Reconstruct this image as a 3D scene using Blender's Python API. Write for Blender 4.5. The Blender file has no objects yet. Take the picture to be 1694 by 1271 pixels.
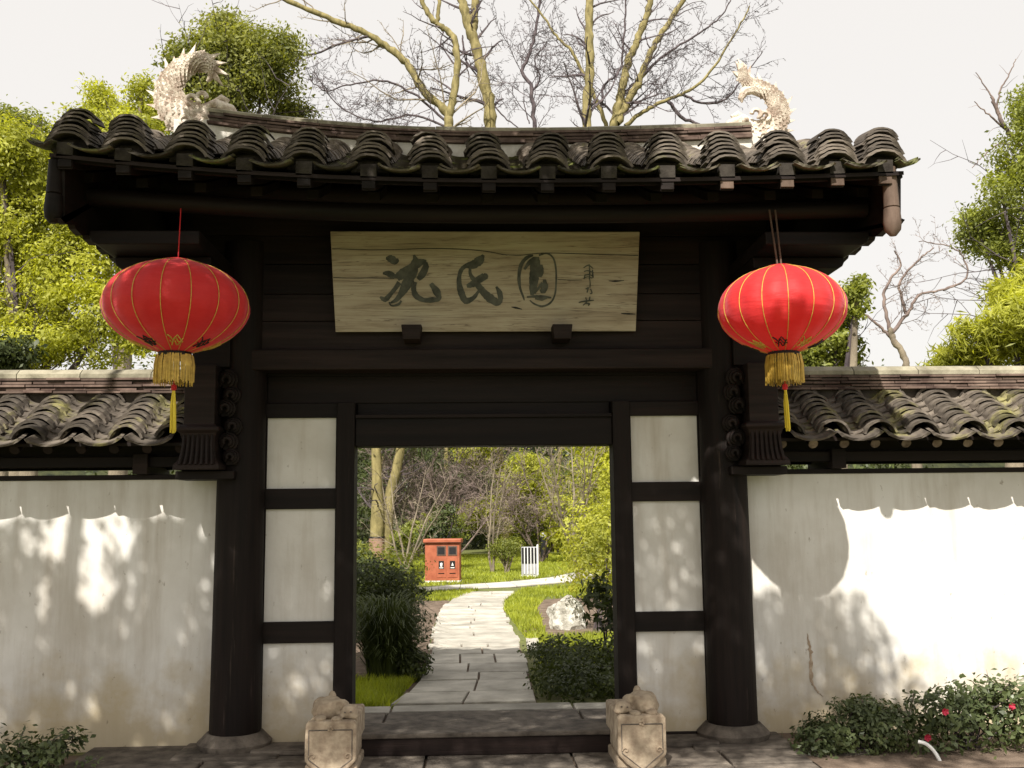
import bpy, bmesh, math, random
import numpy as np
from mathutils import Vector, Matrix, noise

random.seed(7)
rng = np.random.default_rng(7)
R = math.radians
scene = bpy.context.scene
COL = scene.collection

# ------------------------------------------------------------------ camera
CAM = Vector((-0.11, 0.0, 1.52))
FPX = 1675.0
YAW, PITCH, ROLL = 2.5, 7.4, -0.6
cd = bpy.data.cameras.new('camera')
cam = bpy.data.objects.new('camera', cd)
COL.objects.link(cam)
CM = (Matrix.Rotation(R(-YAW), 3, 'Z') @ Matrix.Rotation(R(90 + PITCH), 3, 'X') @ Matrix.Rotation(R(ROLL), 3, 'Z'))
cam.matrix_world = Matrix.Translation(CAM) @ CM.to_4x4()
cd.sensor_width = 36.0
cd.lens = FPX / 1694.0 * 36.0
cd.clip_start = 0.05
cd.clip_end = 2000.0
scene.camera = cam

# ------------------------------------------------------------------ sky and sun
SUN_EL, SUN_AZ = 46.0, 18.0         # azimuth: degrees to the left of straight behind the camera
w = bpy.data.worlds.new('World')
scene.world = w
w.use_nodes = True
nt = w.node_tree
nt.nodes.clear()
sky = nt.nodes.new('ShaderNodeTexSky')
sky.sky_type = 'NISHITA'
sky.sun_disc = False
sky.sun_elevation = R(SUN_EL)
sky.sun_rotation = R(180 + SUN_AZ)
sky.air_density = 1.0
sky.dust_density = 3.0
hs = nt.nodes.new('ShaderNodeMixRGB')
hs.blend_type = 'MIX'
hs.inputs[0].default_value = 0.85        # thin white cloud veil over the blue
hs.inputs[2].default_value = (6.9, 6.55, 6.1, 1)
bg = nt.nodes.new('ShaderNodeBackground')
bg.inputs[1].default_value = 0.10
out = nt.nodes.new('ShaderNodeOutputWorld')
nt.links.new(sky.outputs[0], hs.inputs[1])
nt.links.new(hs.outputs[0], bg.inputs[0])
nt.links.new(bg.outputs[0], out.inputs[0])

sd = bpy.data.lights.new('sun', 'SUN')
sd.energy = 5.0
sd.angle = R(0.53)
sd.color = (1.0, 0.95, 0.86)
sun = bpy.data.objects.new('sun', sd)
COL.objects.link(sun)
sdir = Vector((-math.sin(R(SUN_AZ)) * math.cos(R(SUN_EL)), -math.cos(R(SUN_AZ)) * math.cos(R(SUN_EL)), math.sin(R(SUN_EL))))
sun.rotation_euler = sdir.to_track_quat('Z', 'Y').to_euler()
sun.location = sdir * 30

scene.view_settings.view_transform = 'Standard'
scene.view_settings.look = 'None'
scene.view_settings.exposure = 0.6
scene.view_settings.gamma = 1.0
scene.view_settings.use_curve_mapping = False
scene.render.engine = 'CYCLES'

# ------------------------------------------------------------------ survey helpers (photo pixel -> place on a known plane)
def ray(px, py):
    return CM @ Vector((px - 847.0, 635.5 - py, -FPX))
def W(px, py, y):
    d = ray(px, py)
    return CAM + d * (y / d.y)
def G(px, py, z=0.0):
    d = ray(px, py)
    return CAM + d * ((z - CAM.z) / d.z)

# ------------------------------------------------------------------ object helpers
def tag(o, label=None, cat=None, group=None, kind=None):
    if label: o['label'] = label
    if cat: o['category'] = cat
    if group: o['group'] = group
    if kind: o['kind'] = kind
    return o
def empty(name, loc=(0, 0, 0), rz=0.0, parent=None):
    o = bpy.data.objects.new(name, None)
    o.empty_display_size = 0.2
    o.location = loc
    o.rotation_euler = (0, 0, rz)
    COL.objects.link(o)
    if parent: o.parent = parent
    return o
def link_mesh(name, me, parent=None, loc=None, rot=None):
    o = bpy.data.objects.new(name, me)
    COL.objects.link(o)
    if parent: o.parent = parent
    if loc is not None: o.location = loc
    if rot is not None: o.rotation_euler = rot
    return o
def copy_tree(o, parent=None):
    c = o.copy()
    COL.objects.link(c)
    c.parent = parent
    for ch in list(o.children):
        copy_tree(ch, c)
    return c

class MB:
    def __init__(self):
        self.v = []; self.f = []; self.m = []
    def add(self, vs, fs, mi=0):
        b = len(self.v)
        self.v += [tuple(p) for p in vs]
        self.f += [tuple(b + i for i in f) for f in fs]
        self.m += [mi] * len(fs)
        return self
    def box(self, x0, x1, y0, y1, z0, z1, mi=0):
        vs = [(x0, y0, z0), (x1, y0, z0), (x1, y1, z0), (x0, y1, z0), (x0, y0, z1), (x1, y0, z1), (x1, y1, z1), (x0, y1, z1)]
        fs = [(0, 3, 2, 1), (4, 5, 6, 7), (0, 1, 5, 4), (1, 2, 6, 5), (2, 3, 7, 6), (3, 0, 4, 7)]
        return self.add(vs, fs, mi)
    def tube(self, pts, rad, n=8, caps=True, mi=0):
        pts = [Vector(p) for p in pts]
        if not hasattr(rad, '__len__'): rad = [rad] * len(pts)
        vs = []
        up = None
        for i, p in enumerate(pts):
            d = (pts[min(i + 1, len(pts) - 1)] - pts[max(i - 1, 0)])
            if d.length < 1e-9: d = Vector((0, 0, 1))
            d.normalize()
            if up is None:
                up = d.orthogonal().normalized()
            else:
                up = (up - d * up.dot(d))
                up = up.normalized() if up.length > 1e-6 else d.orthogonal().normalized()
            s = d.cross(up)
            for k in range(n):
                a = 2 * math.pi * k / n
                vs.append(p + (up * math.cos(a) + s * math.sin(a)) * rad[i])
        fs = []
        for i in range(len(pts) - 1):
            for k in range(n):
                a, b = i * n + k, i * n + (k + 1) % n
                fs.append((a, b, b + n, a + n))
        if caps:
            fs.append(tuple(range(n - 1, -1, -1)))
            fs.append(tuple((len(pts) - 1) * n + k for k in range(n)))
        return self.add(vs, fs, mi)
    def lathe(self, prof, n=24, c=(0, 0, 0), mi=0):
        vs = []
        for r_, z in prof:
            for k in range(n):
                a = 2 * math.pi * k / n
                vs.append((c[0] + r_ * math.cos(a), c[1] + r_ * math.sin(a), c[2] + z))
        fs = []
        for i in range(len(prof) - 1):
            for k in range(n):
                a, b = i * n + k, i * n + (k + 1) % n
                fs.append((a, b, b + n, a + n))
        fs.append(tuple(range(n - 1, -1, -1)))
        fs.append(tuple((len(prof) - 1) * n + k for k in range(n)))
        return self.add(vs, fs, mi)
    def prism(self, poly, y0, y1, mi=0, axis='y'):
        n = len(poly)
        if axis == 'y':
            vs = [(a, y0, b) for a, b in poly] + [(a, y1, b) for a, b in poly]
        elif axis == 'x':
            vs = [(y0, a, b) for a, b in poly] + [(y1, a, b) for a, b in poly]
        else:
            vs = [(a, b, y0) for a, b in poly] + [(a, b, y1) for a, b in poly]
        fs = [tuple(range(n)), tuple(range(2 * n - 1, n - 1, -1))]
        for k in range(n):
            fs.append((k, k + n, (k + 1) % n + n, (k + 1) % n))
        return self.add(vs, fs, mi)
    def mesh(self, name, mats, smooth=False, fix=True):
        me = bpy.data.meshes.new(name)
        me.from_pydata(self.v, [], self.f)
        if not isinstance(mats, (list, tuple)): mats = [mats]
        for m in mats: me.materials.append(m)
        if len(mats) > 1: me.polygons.foreach_set('material_index', self.m)
        if fix:
            bm = bmesh.new(); bm.from_mesh(me)
            bmesh.ops.recalc_face_normals(bm, faces=bm.faces)
            bm.to_mesh(me); bm.free()
        if smooth: me.shade_smooth()
        me.update()
        return me
    def build(self, name, mats, parent=None, smooth=False, bevel=0, loc=None, fix=True):
        o = link_mesh(name, self.mesh(name, mats, smooth, fix), parent, loc)
        if bevel:
            b = o.modifiers.new('bevel', 'BEVEL'); b.width = bevel; b.segments = 2; b.limit_method = 'ANGLE'; b.angle_limit = R(40)
        return o

def smooth_angle(o, ang=40):
    me = o.data
    me.shade_smooth()
    me.set_sharp_from_angle(angle=R(ang))
    return o

# ------------------------------------------------------------------ materials
def new_mat(name):
    m = bpy.data.materials.new(name); m.use_nodes = True
    n = m.node_tree.nodes; l = m.node_tree.links
    return m, n, l, n['Principled BSDF']
def nd(n, t, **kw):
    x = n.new(t)
    for k, v in kw.items(): setattr(x, k, v)
    return x
def ramp(n, l, src, stops):
    r_ = n.new('ShaderNodeValToRGB')
    cr = r_.color_ramp
    while len(cr.elements) < len(stops): cr.elements.new(0.5)
    for e, (p, c) in zip(cr.elements, stops):
        e.position = p; e.color = (c[0], c[1], c[2], 1)
    l.new(src, r_.inputs[0])
    return r_.outputs[0]
def noise_tex(n, l, scale, detail=6, rough=0.6, stretch=None, coord='Object', dist=0.0):
    tc = n.new('ShaderNodeTexCoord'); mp = n.new('ShaderNodeMapping')
    if stretch: mp.inputs['Scale'].default_value = stretch
    l.new(tc.outputs[coord], mp.inputs[0])
    t = n.new('ShaderNodeTexNoise')
    t.inputs['Scale'].default_value = scale; t.inputs['Detail'].default_value = detail
    t.inputs['Roughness'].default_value = rough; t.inputs['Distortion'].default_value = dist
    l.new(mp.outputs[0], t.inputs['Vector'])
    return t.outputs['Fac'], mp
def bump(n, l, h, bsdf, strength=0.3, dist=0.01):
    b = n.new('ShaderNodeBump'); b.inputs['Strength'].default_value = strength; b.inputs['Distance'].default_value = dist
    l.new(h, b.inputs['Height']); l.new(b.outputs[0], bsdf.inputs['Normal'])
def mixc(n, l, fac, a, b, mode='MIX'):
    m = n.new('ShaderNodeMixRGB'); m.blend_type = mode
    for i, x in ((0, fac), (1, a), (2, b)):
        if hasattr(x, 'links') or isinstance(x, bpy.types.NodeSocket): l.new(x, m.inputs[i])
        elif i == 0: m.inputs[0].default_value = x
        else: m.inputs[i].default_value = (x[0], x[1], x[2], 1)
    return m.outputs[0]

def simple(name, c1, c2, scale=8, rough=0.8, bstr=0.3, bdist=0.01, stretch=None, detail=7, coord='Object', rand=0.0, spec=0.3, lo=0.35, hi=0.65):
    m, n, l, p = new_mat(name)
    f, _ = noise_tex(n, l, scale, detail, 0.62, stretch, coord)
    c = ramp(n, l, f, [(lo, c1), (hi, c2)])
    if rand:
        oi = n.new('ShaderNodeObjectInfo')
        mr = n.new('ShaderNodeMapRange'); mr.inputs[3].default_value = 1 - rand; mr.inputs[4].default_value = 1 + rand
        l.new(oi.outputs['Random'], mr.inputs[0])
        vm = n.new('ShaderNodeVectorMath'); vm.operation = 'SCALE'
        l.new(c, vm.inputs[0]); l.new(mr.outputs[0], vm.inputs['Scale'])
        c = vm.outputs[0]
    l.new(c, p.inputs['Base Color'])
    p.inputs['Roughness'].default_value = rough
    p.inputs['Specular IOR Level'].default_value = spec
    if bstr:
        f2, _ = noise_tex(n, l, scale * 6, 8, 0.7, stretch, coord)
        bump(n, l, f2, p, bstr, bdist)
    return m

def leaf_mat(name, dark, light, trans=0.35, rough=0.5):
    m, n, l, p = new_mat(name)
    g = n.new('ShaderNodeNewGeometry')
    c = ramp(n, l, g.outputs['Random Per Island'], [(0.0, dark), (0.55, [(a + b) / 2 for a, b in zip(dark, light)]), (1.0, light)])
    f, _ = noise_tex(n, l, 1.3, 3)
    c = mixc(n, l, 0.5, c, ramp(n, l, f, [(0.3, [x * .55 for x in dark]), (0.7, [min(1, x * 1.7) for x in light])]), 'MIX')
    l.new(c, p.inputs['Base Color'])
    p.inputs['Roughness'].default_value = rough
    p.inputs['Specular IOR Level'].default_value = 0.35
    t = n.new('ShaderNodeBsdfTranslucent')
    l.new(mixc(n, l, 1.0, c, (1.5, 1.5, 0.55), 'MULTIPLY'), t.inputs[0])
    mx = n.new('ShaderNodeMixShader'); mx.inputs[0].default_value = trans
    l.new(p.outputs[0], mx.inputs[1]); l.new(t.outputs[0], mx.inputs[2])
    l.new(mx.outputs[0], n['Material Output'].inputs[0])
    return m

M = {}
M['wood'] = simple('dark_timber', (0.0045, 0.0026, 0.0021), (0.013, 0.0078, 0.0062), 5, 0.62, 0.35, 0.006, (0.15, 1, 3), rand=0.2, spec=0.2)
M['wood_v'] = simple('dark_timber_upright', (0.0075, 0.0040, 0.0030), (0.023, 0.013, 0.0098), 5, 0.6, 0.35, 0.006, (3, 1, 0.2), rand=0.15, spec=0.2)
def worn_post():
    m, n, l, p = new_mat('worn_dark_post')
    f, _ = noise_tex(n, l, 5, 8, 0.65, (4, 4, 0.2))
    c = ramp(n, l, f, [(0.3, (0.0045, 0.0027, 0.0022)), (0.7, (0.014, 0.0085, 0.0068))])
    f2, _ = noise_tex(n, l, 9, 7, 0.7, (3.2, 3.2, 0.12))
    f3, _ = noise_tex(n, l, 1.6, 4, 0.6)
    k = mixc(n, l, 1.0, ramp(n, l, f2, [(0.60, (0, 0, 0)), (0.68, (1, 1, 1))]), ramp(n, l, f3, [(0.48, (0, 0, 0)), (0.64, (1, 1, 1))]), 'MULTIPLY')
    c = mixc(n, l, k, c, (0.085, 0.062, 0.048))
    l.new(c, p.inputs['Base Color']); p.inputs['Roughness'].default_value = 0.68; p.inputs['Specular IOR Level'].default_value = 0.2
    bump(n, l, f2, p, 0.6, 0.008)
    return m
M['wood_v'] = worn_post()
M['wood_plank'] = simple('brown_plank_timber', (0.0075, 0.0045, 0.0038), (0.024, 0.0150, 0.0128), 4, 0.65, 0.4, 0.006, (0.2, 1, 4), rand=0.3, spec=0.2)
M['wood_pale'] = simple('pale_timber', (0.07, 0.045, 0.033), (0.16, 0.11, 0.085), 6, 0.8, 0.4, 0.006, (2, 1, 0.5), rand=0.15)  # pale timber; also stands in for sunlit pieces at the right eave
M['rafter_end'] = simple('sawn_rafter_end', (0.10, 0.07, 0.05), (0.24, 0.19, 0.15), 20, 0.85, 0.3, 0.004, rand=0.4)
M['stone'] = simple('carved_granite', (0.27, 0.205, 0.145), (0.50, 0.41, 0.30), 14, 0.9, 0.55, 0.008, rand=0.06)
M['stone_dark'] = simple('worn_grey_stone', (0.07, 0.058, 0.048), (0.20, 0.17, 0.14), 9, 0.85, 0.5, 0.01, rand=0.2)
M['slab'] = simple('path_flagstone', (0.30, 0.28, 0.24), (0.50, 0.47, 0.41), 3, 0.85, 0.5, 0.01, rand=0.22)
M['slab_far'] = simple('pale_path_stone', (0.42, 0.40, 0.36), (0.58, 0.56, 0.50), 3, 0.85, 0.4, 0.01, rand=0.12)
M['rock'] = simple('pale_limestone', (0.35, 0.33, 0.28), (0.72, 0.70, 0.64), 5, 0.9, 0.8, 0.04, lo=0.4, hi=0.6)
M['rock_dark'] = simple('dark_scholar_rock', (0.015, 0.018, 0.016), (0.07, 0.075, 0.06), 4, 0.9, 0.8, 0.05)
M['soil'] = simple('bare_garden_soil', (0.10, 0.07, 0.05), (0.22, 0.165, 0.125), 6, 0.95, 0.6, 0.02)
M['bark_moss'] = simple('mossy_olive_bark', (0.13, 0.11, 0.045), (0.30, 0.25, 0.11), 5, 0.9, 0.7, 0.03, (1, 1, 0.35))
M['bark_pale'] = simple('pale_grey_bark', (0.13, 0.105, 0.08), (0.30, 0.25, 0.18), 5, 0.9, 0.6, 0.03, (1, 1, 0.35))
M['bark_dark'] = simple('dark_twig_bark', (0.045, 0.035, 0.040), (0.13, 0.105, 0.11), 4, 0.9, 0.4, 0.01)
M['bark_purple'] = simple('mauve_twig_bark', (0.10, 0.075, 0.07), (0.25, 0.19, 0.165), 4, 0.9, 0.4, 0.01)
M['bark_pink'] = simple('pinkish_lower_bark', (0.22, 0.13, 0.09), (0.34, 0.22, 0.16), 6, 0.9, 0.5, 0.02)
M['plaster_ridge'] = simple('white_lime_ridge', (0.50, 0.46, 0.40), (0.74, 0.71, 0.66), 5, 0.9, 0.4, 0.01)
M['lime_orn'] = simple('aged_lime_carving', (0.46, 0.36, 0.29), (0.78, 0.70, 0.60), 14, 0.9, 0.7, 0.012, lo=0.4, hi=0.58)
M['mortar'] = simple('dark_mortar', (0.018, 0.014, 0.012), (0.05, 0.042, 0.035), 14, 0.95, 0.5, 0.006)
M['ridge_tile'] = simple('brown_ridge_tile', (0.055, 0.032, 0.026), (0.17, 0.12, 0.095), 6, 0.85, 0.4, 0.006, rand=0.3)
M['ridge_cap'] = simple('lichen_ridge_cap', (0.15, 0.135, 0.095), (0.34, 0.31, 0.23), 6, 0.9, 0.5, 0.01, rand=0.15)
M['gold'] = simple('golden_thread', (0.42, 0.27, 0.05), (0.70, 0.48, 0.10), 30, 0.45, 0.3, 0.002)
M['yellow'] = simple('yellow_tassel_thread', (0.62, 0.46, 0.03), (0.85, 0.68, 0.08), 30, 0.6, 0.3, 0.002, (8, 8, 0.4))
M['black'] = simple('black_paint', (0.008, 0.008, 0.009), (0.02, 0.02, 0.022), 8, 0.5, 0.1)
M['bin_red'] = simple('orange_brown_bin_paint', (0.27, 0.070, 0.034), (0.40, 0.125, 0.065), 5, 0.6, 0.2, 0.004)
M['white'] = simple('white_paint', (0.70, 0.70, 0.68), (0.80, 0.80, 0.78), 8, 0.5, 0.05)
M['grey_paint'] = simple('grey_paint', (0.25, 0.25, 0.26), (0.36, 0.36, 0.37), 8, 0.6, 0.1)
M['flower'] = simple('crimson_petal', (0.30, 0.01, 0.03), (0.48, 0.03, 0.07), 20, 0.6, 0.0)
M['ink'] = simple('faded_green_grey_ink', (0.045, 0.048, 0.042), (0.125, 0.128, 0.105), 12, 0.9, 0.4, 0.003, detail=8)

def tile_mat(name, c1, c2, mossc, moss_lo, moss_hi):
    m, n, l, p = new_mat(name)
    f, _ = noise_tex(n, l, 14, 7)
    c = ramp(n, l, f, [(0.3, c1), (0.7, c2)])
    # moss: world-sized patches, varies from tile to tile
    g = n.new('ShaderNodeNewGeometry')
    t = n.new('ShaderNodeTexNoise'); t.inputs['Scale'].default_value = 2.6; t.inputs['Detail'].default_value = 8; t.inputs['Roughness'].default_value = 0.72
    l.new(g.outputs['Position'], t.inputs['Vector'])
    k = ramp(n, l, t.outputs['Fac'], [(moss_lo, (0, 0, 0)), (moss_hi, (1, 1, 1))])
    c = mixc(n, l, k, c, mossc)
    oi = n.new('ShaderNodeObjectInfo')
    mr = n.new('ShaderNodeMapRange'); mr.inputs[3].default_value = 0.5; mr.inputs[4].default_value = 1.55
    l.new(oi.outputs['Random'], mr.inputs[0])
    vm = n.new('ShaderNodeVectorMath'); vm.operation = 'SCALE'
    l.new(c, vm.inputs[0]); l.new(mr.outputs[0], vm.inputs['Scale'])
    l.new(vm.outputs[0], p.inputs['Base Color'])
    p.inputs['Roughness'].default_value = 0.82
    p.inputs['Specular IOR Level'].default_value = 0.25
    f2, _ = noise_tex(n, l, 60, 8)
    bump(n, l, f2, p, 0.5, 0.005)
    return m
M['tile'] = tile_mat('grey_clay_tile', (0.045, 0.036, 0.030), (0.15, 0.125, 0.10), (0.15, 0.15, 0.05), 0.60, 0.72)
M['tile_moss'] = tile_mat('mossy_gutter_tile', (0.045, 0.038, 0.028), (0.10, 0.085, 0.06), (0.17, 0.20, 0.045), 0.50, 0.68)
M['tile_wall'] = tile_mat('lichened_wall_tile', (0.042, 0.034, 0.028), (0.145, 0.122, 0.098), (0.23, 0.215, 0.07), 0.53, 0.70)

def plaster():
    m, n, l, p = new_mat('lime_plaster_wall')
    g = n.new('ShaderNodeNewGeometry')
    def pn(scale, stretch=(1, 1, 1), det=7):
        mp = n.new('ShaderNodeMapping'); mp.inputs['Scale'].default_value = stretch
        l.new(g.outputs['Position'], mp.inputs[0])
        t = n.new('ShaderNodeTexNoise'); t.inputs['Scale'].default_value = scale; t.inputs['Detail'].default_value = det; t.inputs['Roughness'].default_value = 0.62
        l.new(mp.outputs[0], t.inputs['Vector']); return t.outputs['Fac']
    c = ramp(n, l, pn(1.6), [(0.3, (0.60, 0.575, 0.53)), (0.62, (0.76, 0.745, 0.715))])
    # rain streaks below the coping
    c = mixc(n, l, ramp(n, l, pn(2.2, (3.0, 1, 0.35)), [(0.46, (0, 0, 0)), (0.72, (0.62, 0.62, 0.62))]), c, (0.44, 0.39, 0.32))
    # damp stains that climb from the foot of the wall
    sx = n.new('ShaderNodeSeparateXYZ'); l.new(g.outputs['Position'], sx.inputs[0])
    mr = n.new('ShaderNodeMapRange'); mr.inputs[1].default_value = 0.0; mr.inputs[2].default_value = 0.9; mr.inputs[3].default_value = 0.56; mr.inputs[4].default_value = -0.15
    l.new(sx.outputs[2], mr.inputs[0])
    ad = n.new('ShaderNodeMath'); ad.operation = 'ADD'; l.new(mr.outputs[0], ad.inputs[0]); l.new(pn(3.0), ad.inputs[1])
    k = ramp(n, l, ad.outputs[0], [(0.62, (0, 0, 0)), (0.95, (0.8, 0.8, 0.8))])
    c = mixc(n, l, k, c, (0.46, 0.37, 0.22))
    # small dark specks and scrapes
    k = ramp(n, l, pn(22, (1, 1, 0.6), 4), [(0.66, (0, 0, 0)), (0.73, (0.6, 0.6, 0.6))])
    c = mixc(n, l, k, c, (0.22, 0.17, 0.12))
    l.new(c, p.inputs['Base Color'])
    p.inputs['Roughness'].default_value = 0.9
    p.inputs['Specular IOR Level'].default_value = 0.2
    bump(n, l, pn(30), p, 0.25, 0.006)
    return m
M['plaster'] = plaster()

def sign_wood():
    m, n, l, p = new_mat('pale_olive_sign_board')
    f, _ = noise_tex(n, l, 3.0, 8, 0.65, (0.5, 1, 5), dist=0.4)
    c = ramp(n, l, f, [(0.3, (0.24, 0.19, 0.13)), (0.5, (0.40, 0.34, 0.25)), (0.72, (0.50, 0.45, 0.345))])
    f2, _ = noise_tex(n, l, 1.4, 5, 0.6, (0.3, 1, 14), dist=1.5)
    c = mixc(n, l, ramp(n, l, f2, [(0.485, (0, 0, 0)), (0.50, (0.75, 0.75, 0.75)), (0.515, (0, 0, 0))]), c, (0.09, 0.055, 0.035))
    f3, _ = noise_tex(n, l, 26, 6, 0.7, (0.35, 1, 1.3))
    c = mixc(n, l, ramp(n, l, f3, [(0.63, (0, 0, 0)), (0.72, (0.7, 0.7, 0.7))]), c, (0.10, 0.06, 0.035))
    l.new(c, p.inputs['Base Color']); p.inputs['Roughness'].default_value = 0.75
    bump(n, l, f, p, 0.25, 0.004)
    return m
M['sign'] = sign_wood()

def silk():
    m, n, l, p = new_mat('red_lantern_silk')
    f, _ = noise_tex(n, l, 5, 4)
    l.new(ramp(n, l, f, [(0.3, (0.60, 0.022, 0.026)), (0.7, (0.76, 0.055, 0.055))]), p.inputs['Base Color'])
    p.inputs['Roughness'].default_value = 0.55
    p.inputs['Specular IOR Level'].default_value = 0.35
    p.inputs['Sheen Weight'].default_value = 0.35
    p.inputs['Sheen Tint'].default_value = (1, 0.65, 0.8, 1)
    f2, _ = noise_tex(n, l, 3, 6, 0.6, (2, 2, 13))
    bump(n, l, f2, p, 0.5, 0.012)
    t = n.new('ShaderNodeBsdfTranslucent'); t.inputs[0].default_value = (0.95, 0.05, 0.04, 1)
    mx = n.new('ShaderNodeMixShader'); mx.inputs[0].default_value = 0.38
    l.new(p.outputs[0], mx.inputs[1]); l.new(t.outputs[0], mx.inputs[2]); l.new(mx.outputs[0], n['Material Output'].inputs[0])
    return m
M['silk'] = silk()

def ground_mat():
    m, n, l, p = new_mat('garden_ground')
    f, _ = noise_tex(n, l, 0.5, 8, 0.65)
    c = ramp(n, l, f, [(0.38, (0.13, 0.10, 0.06)), (0.47, (0.10, 0.11, 0.03)), (0.65, (0.14, 0.165, 0.03))])
    f2, _ = noise_tex(n, l, 12, 6)
    c = mixc(n, l, 0.5, c, ramp(n, l, f2, [(0.3, (0.05, 0.06, 0.02)), (0.7, (0.20, 0.21, 0.05))]))
    l.new(c, p.inputs['Base Color']); p.inputs['Roughness'].default_value = 0.95
    bump(n, l, f2, p, 0.6, 0.03)
    return m
M['ground'] = ground_mat()
L_BRIGHT = leaf_mat('yellow_green_leaf', (0.15, 0.175, 0.022), (0.46, 0.46, 0.075), 0.5)
L_MID = leaf_mat('mid_green_leaf', (0.06, 0.085, 0.016), (0.28, 0.30, 0.06), 0.42)
L_DARK = leaf_mat('dark_green_leaf', (0.015, 0.026, 0.009), (0.085, 0.105, 0.03), 0.25)
L_CONIF = leaf_mat('camphor_leaf', (0.06, 0.085, 0.018), (0.29, 0.29, 0.07), 0.42)
L_SHRUB = leaf_mat('rose_bush_leaf', (0.026, 0.045, 0.018), (0.12, 0.145, 0.06), 0.25, 0.4)
L_GRASS = leaf_mat('lawn_blade', (0.14, 0.185, 0.02), (0.38, 0.41, 0.05), 0.42)

# ------------------------------------------------------------------ leaves and branches
def fast_mesh(name, verts, nper, mat):
    """verts: (N*nper,3) array, N polygons of nper corners."""
    me = bpy.data.meshes.new(name)
    nv = len(verts); nf = nv // nper
    me.vertices.add(nv); me.loops.add(nv); me.polygons.add(nf)
    me.vertices.foreach_set('co', np.ascontiguousarray(verts, dtype=np.float32).ravel())
    me.loops.foreach_set('vertex_index', np.arange(nv, dtype=np.int32))
    me.polygons.foreach_set('loop_start', np.arange(0, nv, nper, dtype=np.int32))
    me.materials.append(mat)
    me.update(calc_edges=True)
    return me
def rand_dirs(n):
    d = rng.normal(size=(n, 3)); return d / np.linalg.norm(d, axis=1, keepdims=True)
def leaves_at(P, N, size, aspect=0.45, jitter=0.7, droop=0.0):
    n = len(P)
    nn = N + rand_dirs(n) * jitter
    nn[:, 2] += 0.25
    nn /= np.linalg.norm(nn, axis=1, keepdims=True)
    t = np.cross(nn, rand_dirs(n)); t /= (np.linalg.norm(t, axis=1, keepdims=True) + 1e-9)
    t[:, 2] -= droop; t /= (np.linalg.norm(t, axis=1, keepdims=True) + 1e-9)
    b = np.cross(nn, t)
    s = (size * rng.uniform(0.6, 1.35, n))[:, None]
    V = np.empty((n, 4, 3))
    V[:, 0] = P - t * s; V[:, 1] = P - t * s * 0.1 + b * s * aspect + nn * s * .12
    V[:, 2] = P + t * s; V[:, 3] = P - t * s * 0.1 - b * s * aspect + nn * s * .12
    return V.reshape(-1, 3)
def blob_points(blobs, n, clump=0.16, per=14, shell=0.45):
    """blobs: list of (cx,cy,cz,rx,ry,rz). leaf clumps gathered toward each blob's surface."""
    B = np.array(blobs, float)
    vol = (B[:, 3] * B[:, 4] * B[:, 5]) ** (2 / 3.)
    k = rng.choice(len(B), size=max(1, n // per), p=vol / vol.sum())
    d = rand_dirs(len(k))
    r = rng.uniform(shell, 1.0, len(k)) ** 0.6
    r *= 1 + 0.18 * np.sin(d[:, 0] * 7 + k) * np.sin(d[:, 2] * 6 + k * 2)
    c = B[k, :3] + d * r[:, None] * B[k, 3:6]
    nrm = d
    cc = np.repeat(c, per, axis=0); nn = np.repeat(nrm, per, axis=0)
    off = rng.normal(size=cc.shape) * clump * np.array([1, 1, 0.6])
    return cc + off, nn
def crown(name, blobs, n, size, mat, parent, clump=0.16, per=14, aspect=0.45, shell=0.45, kind='stuff', droop=0.0, keep=None):
    P, N = blob_points(blobs, n, clump, per, shell)
    if keep is not None:
        k = keep(P); P, N = P[k], N[k]
    P = P[P[:, 2] > 0.02 - (parent.location.z if parent else 0)] if False else P
    N = N[:len(P)]
    o = link_mesh(name, fast_mesh(name, leaves_at(P, N, size, aspect, droop=droop), 4, mat), parent)
    if kind: o['kind'] = kind
    return o
def lumpy(blobs, k=9, f=.42):
    o = []
    for b in blobs:
        o.append((b[0], b[1], b[2], b[3] * .78, b[4] * .78, b[5] * .78))
        for d in rand_dirs(k):
            q = random.uniform(.55, 1.0); g = f * random.uniform(.5, 1.15)
            o.append((b[0] + d[0] * b[3] * q, b[1] + d[1] * b[4] * q, b[2] + d[2] * b[5] * q, b[3] * g, b[4] * g, b[5] * g * .8))
    return o
def sub(blobs, loc):
    return [(b[0] - loc[0], b[1] - loc[1], b[2] - loc[2], b[3], b[4], b[5]) for b in blobs]

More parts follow.
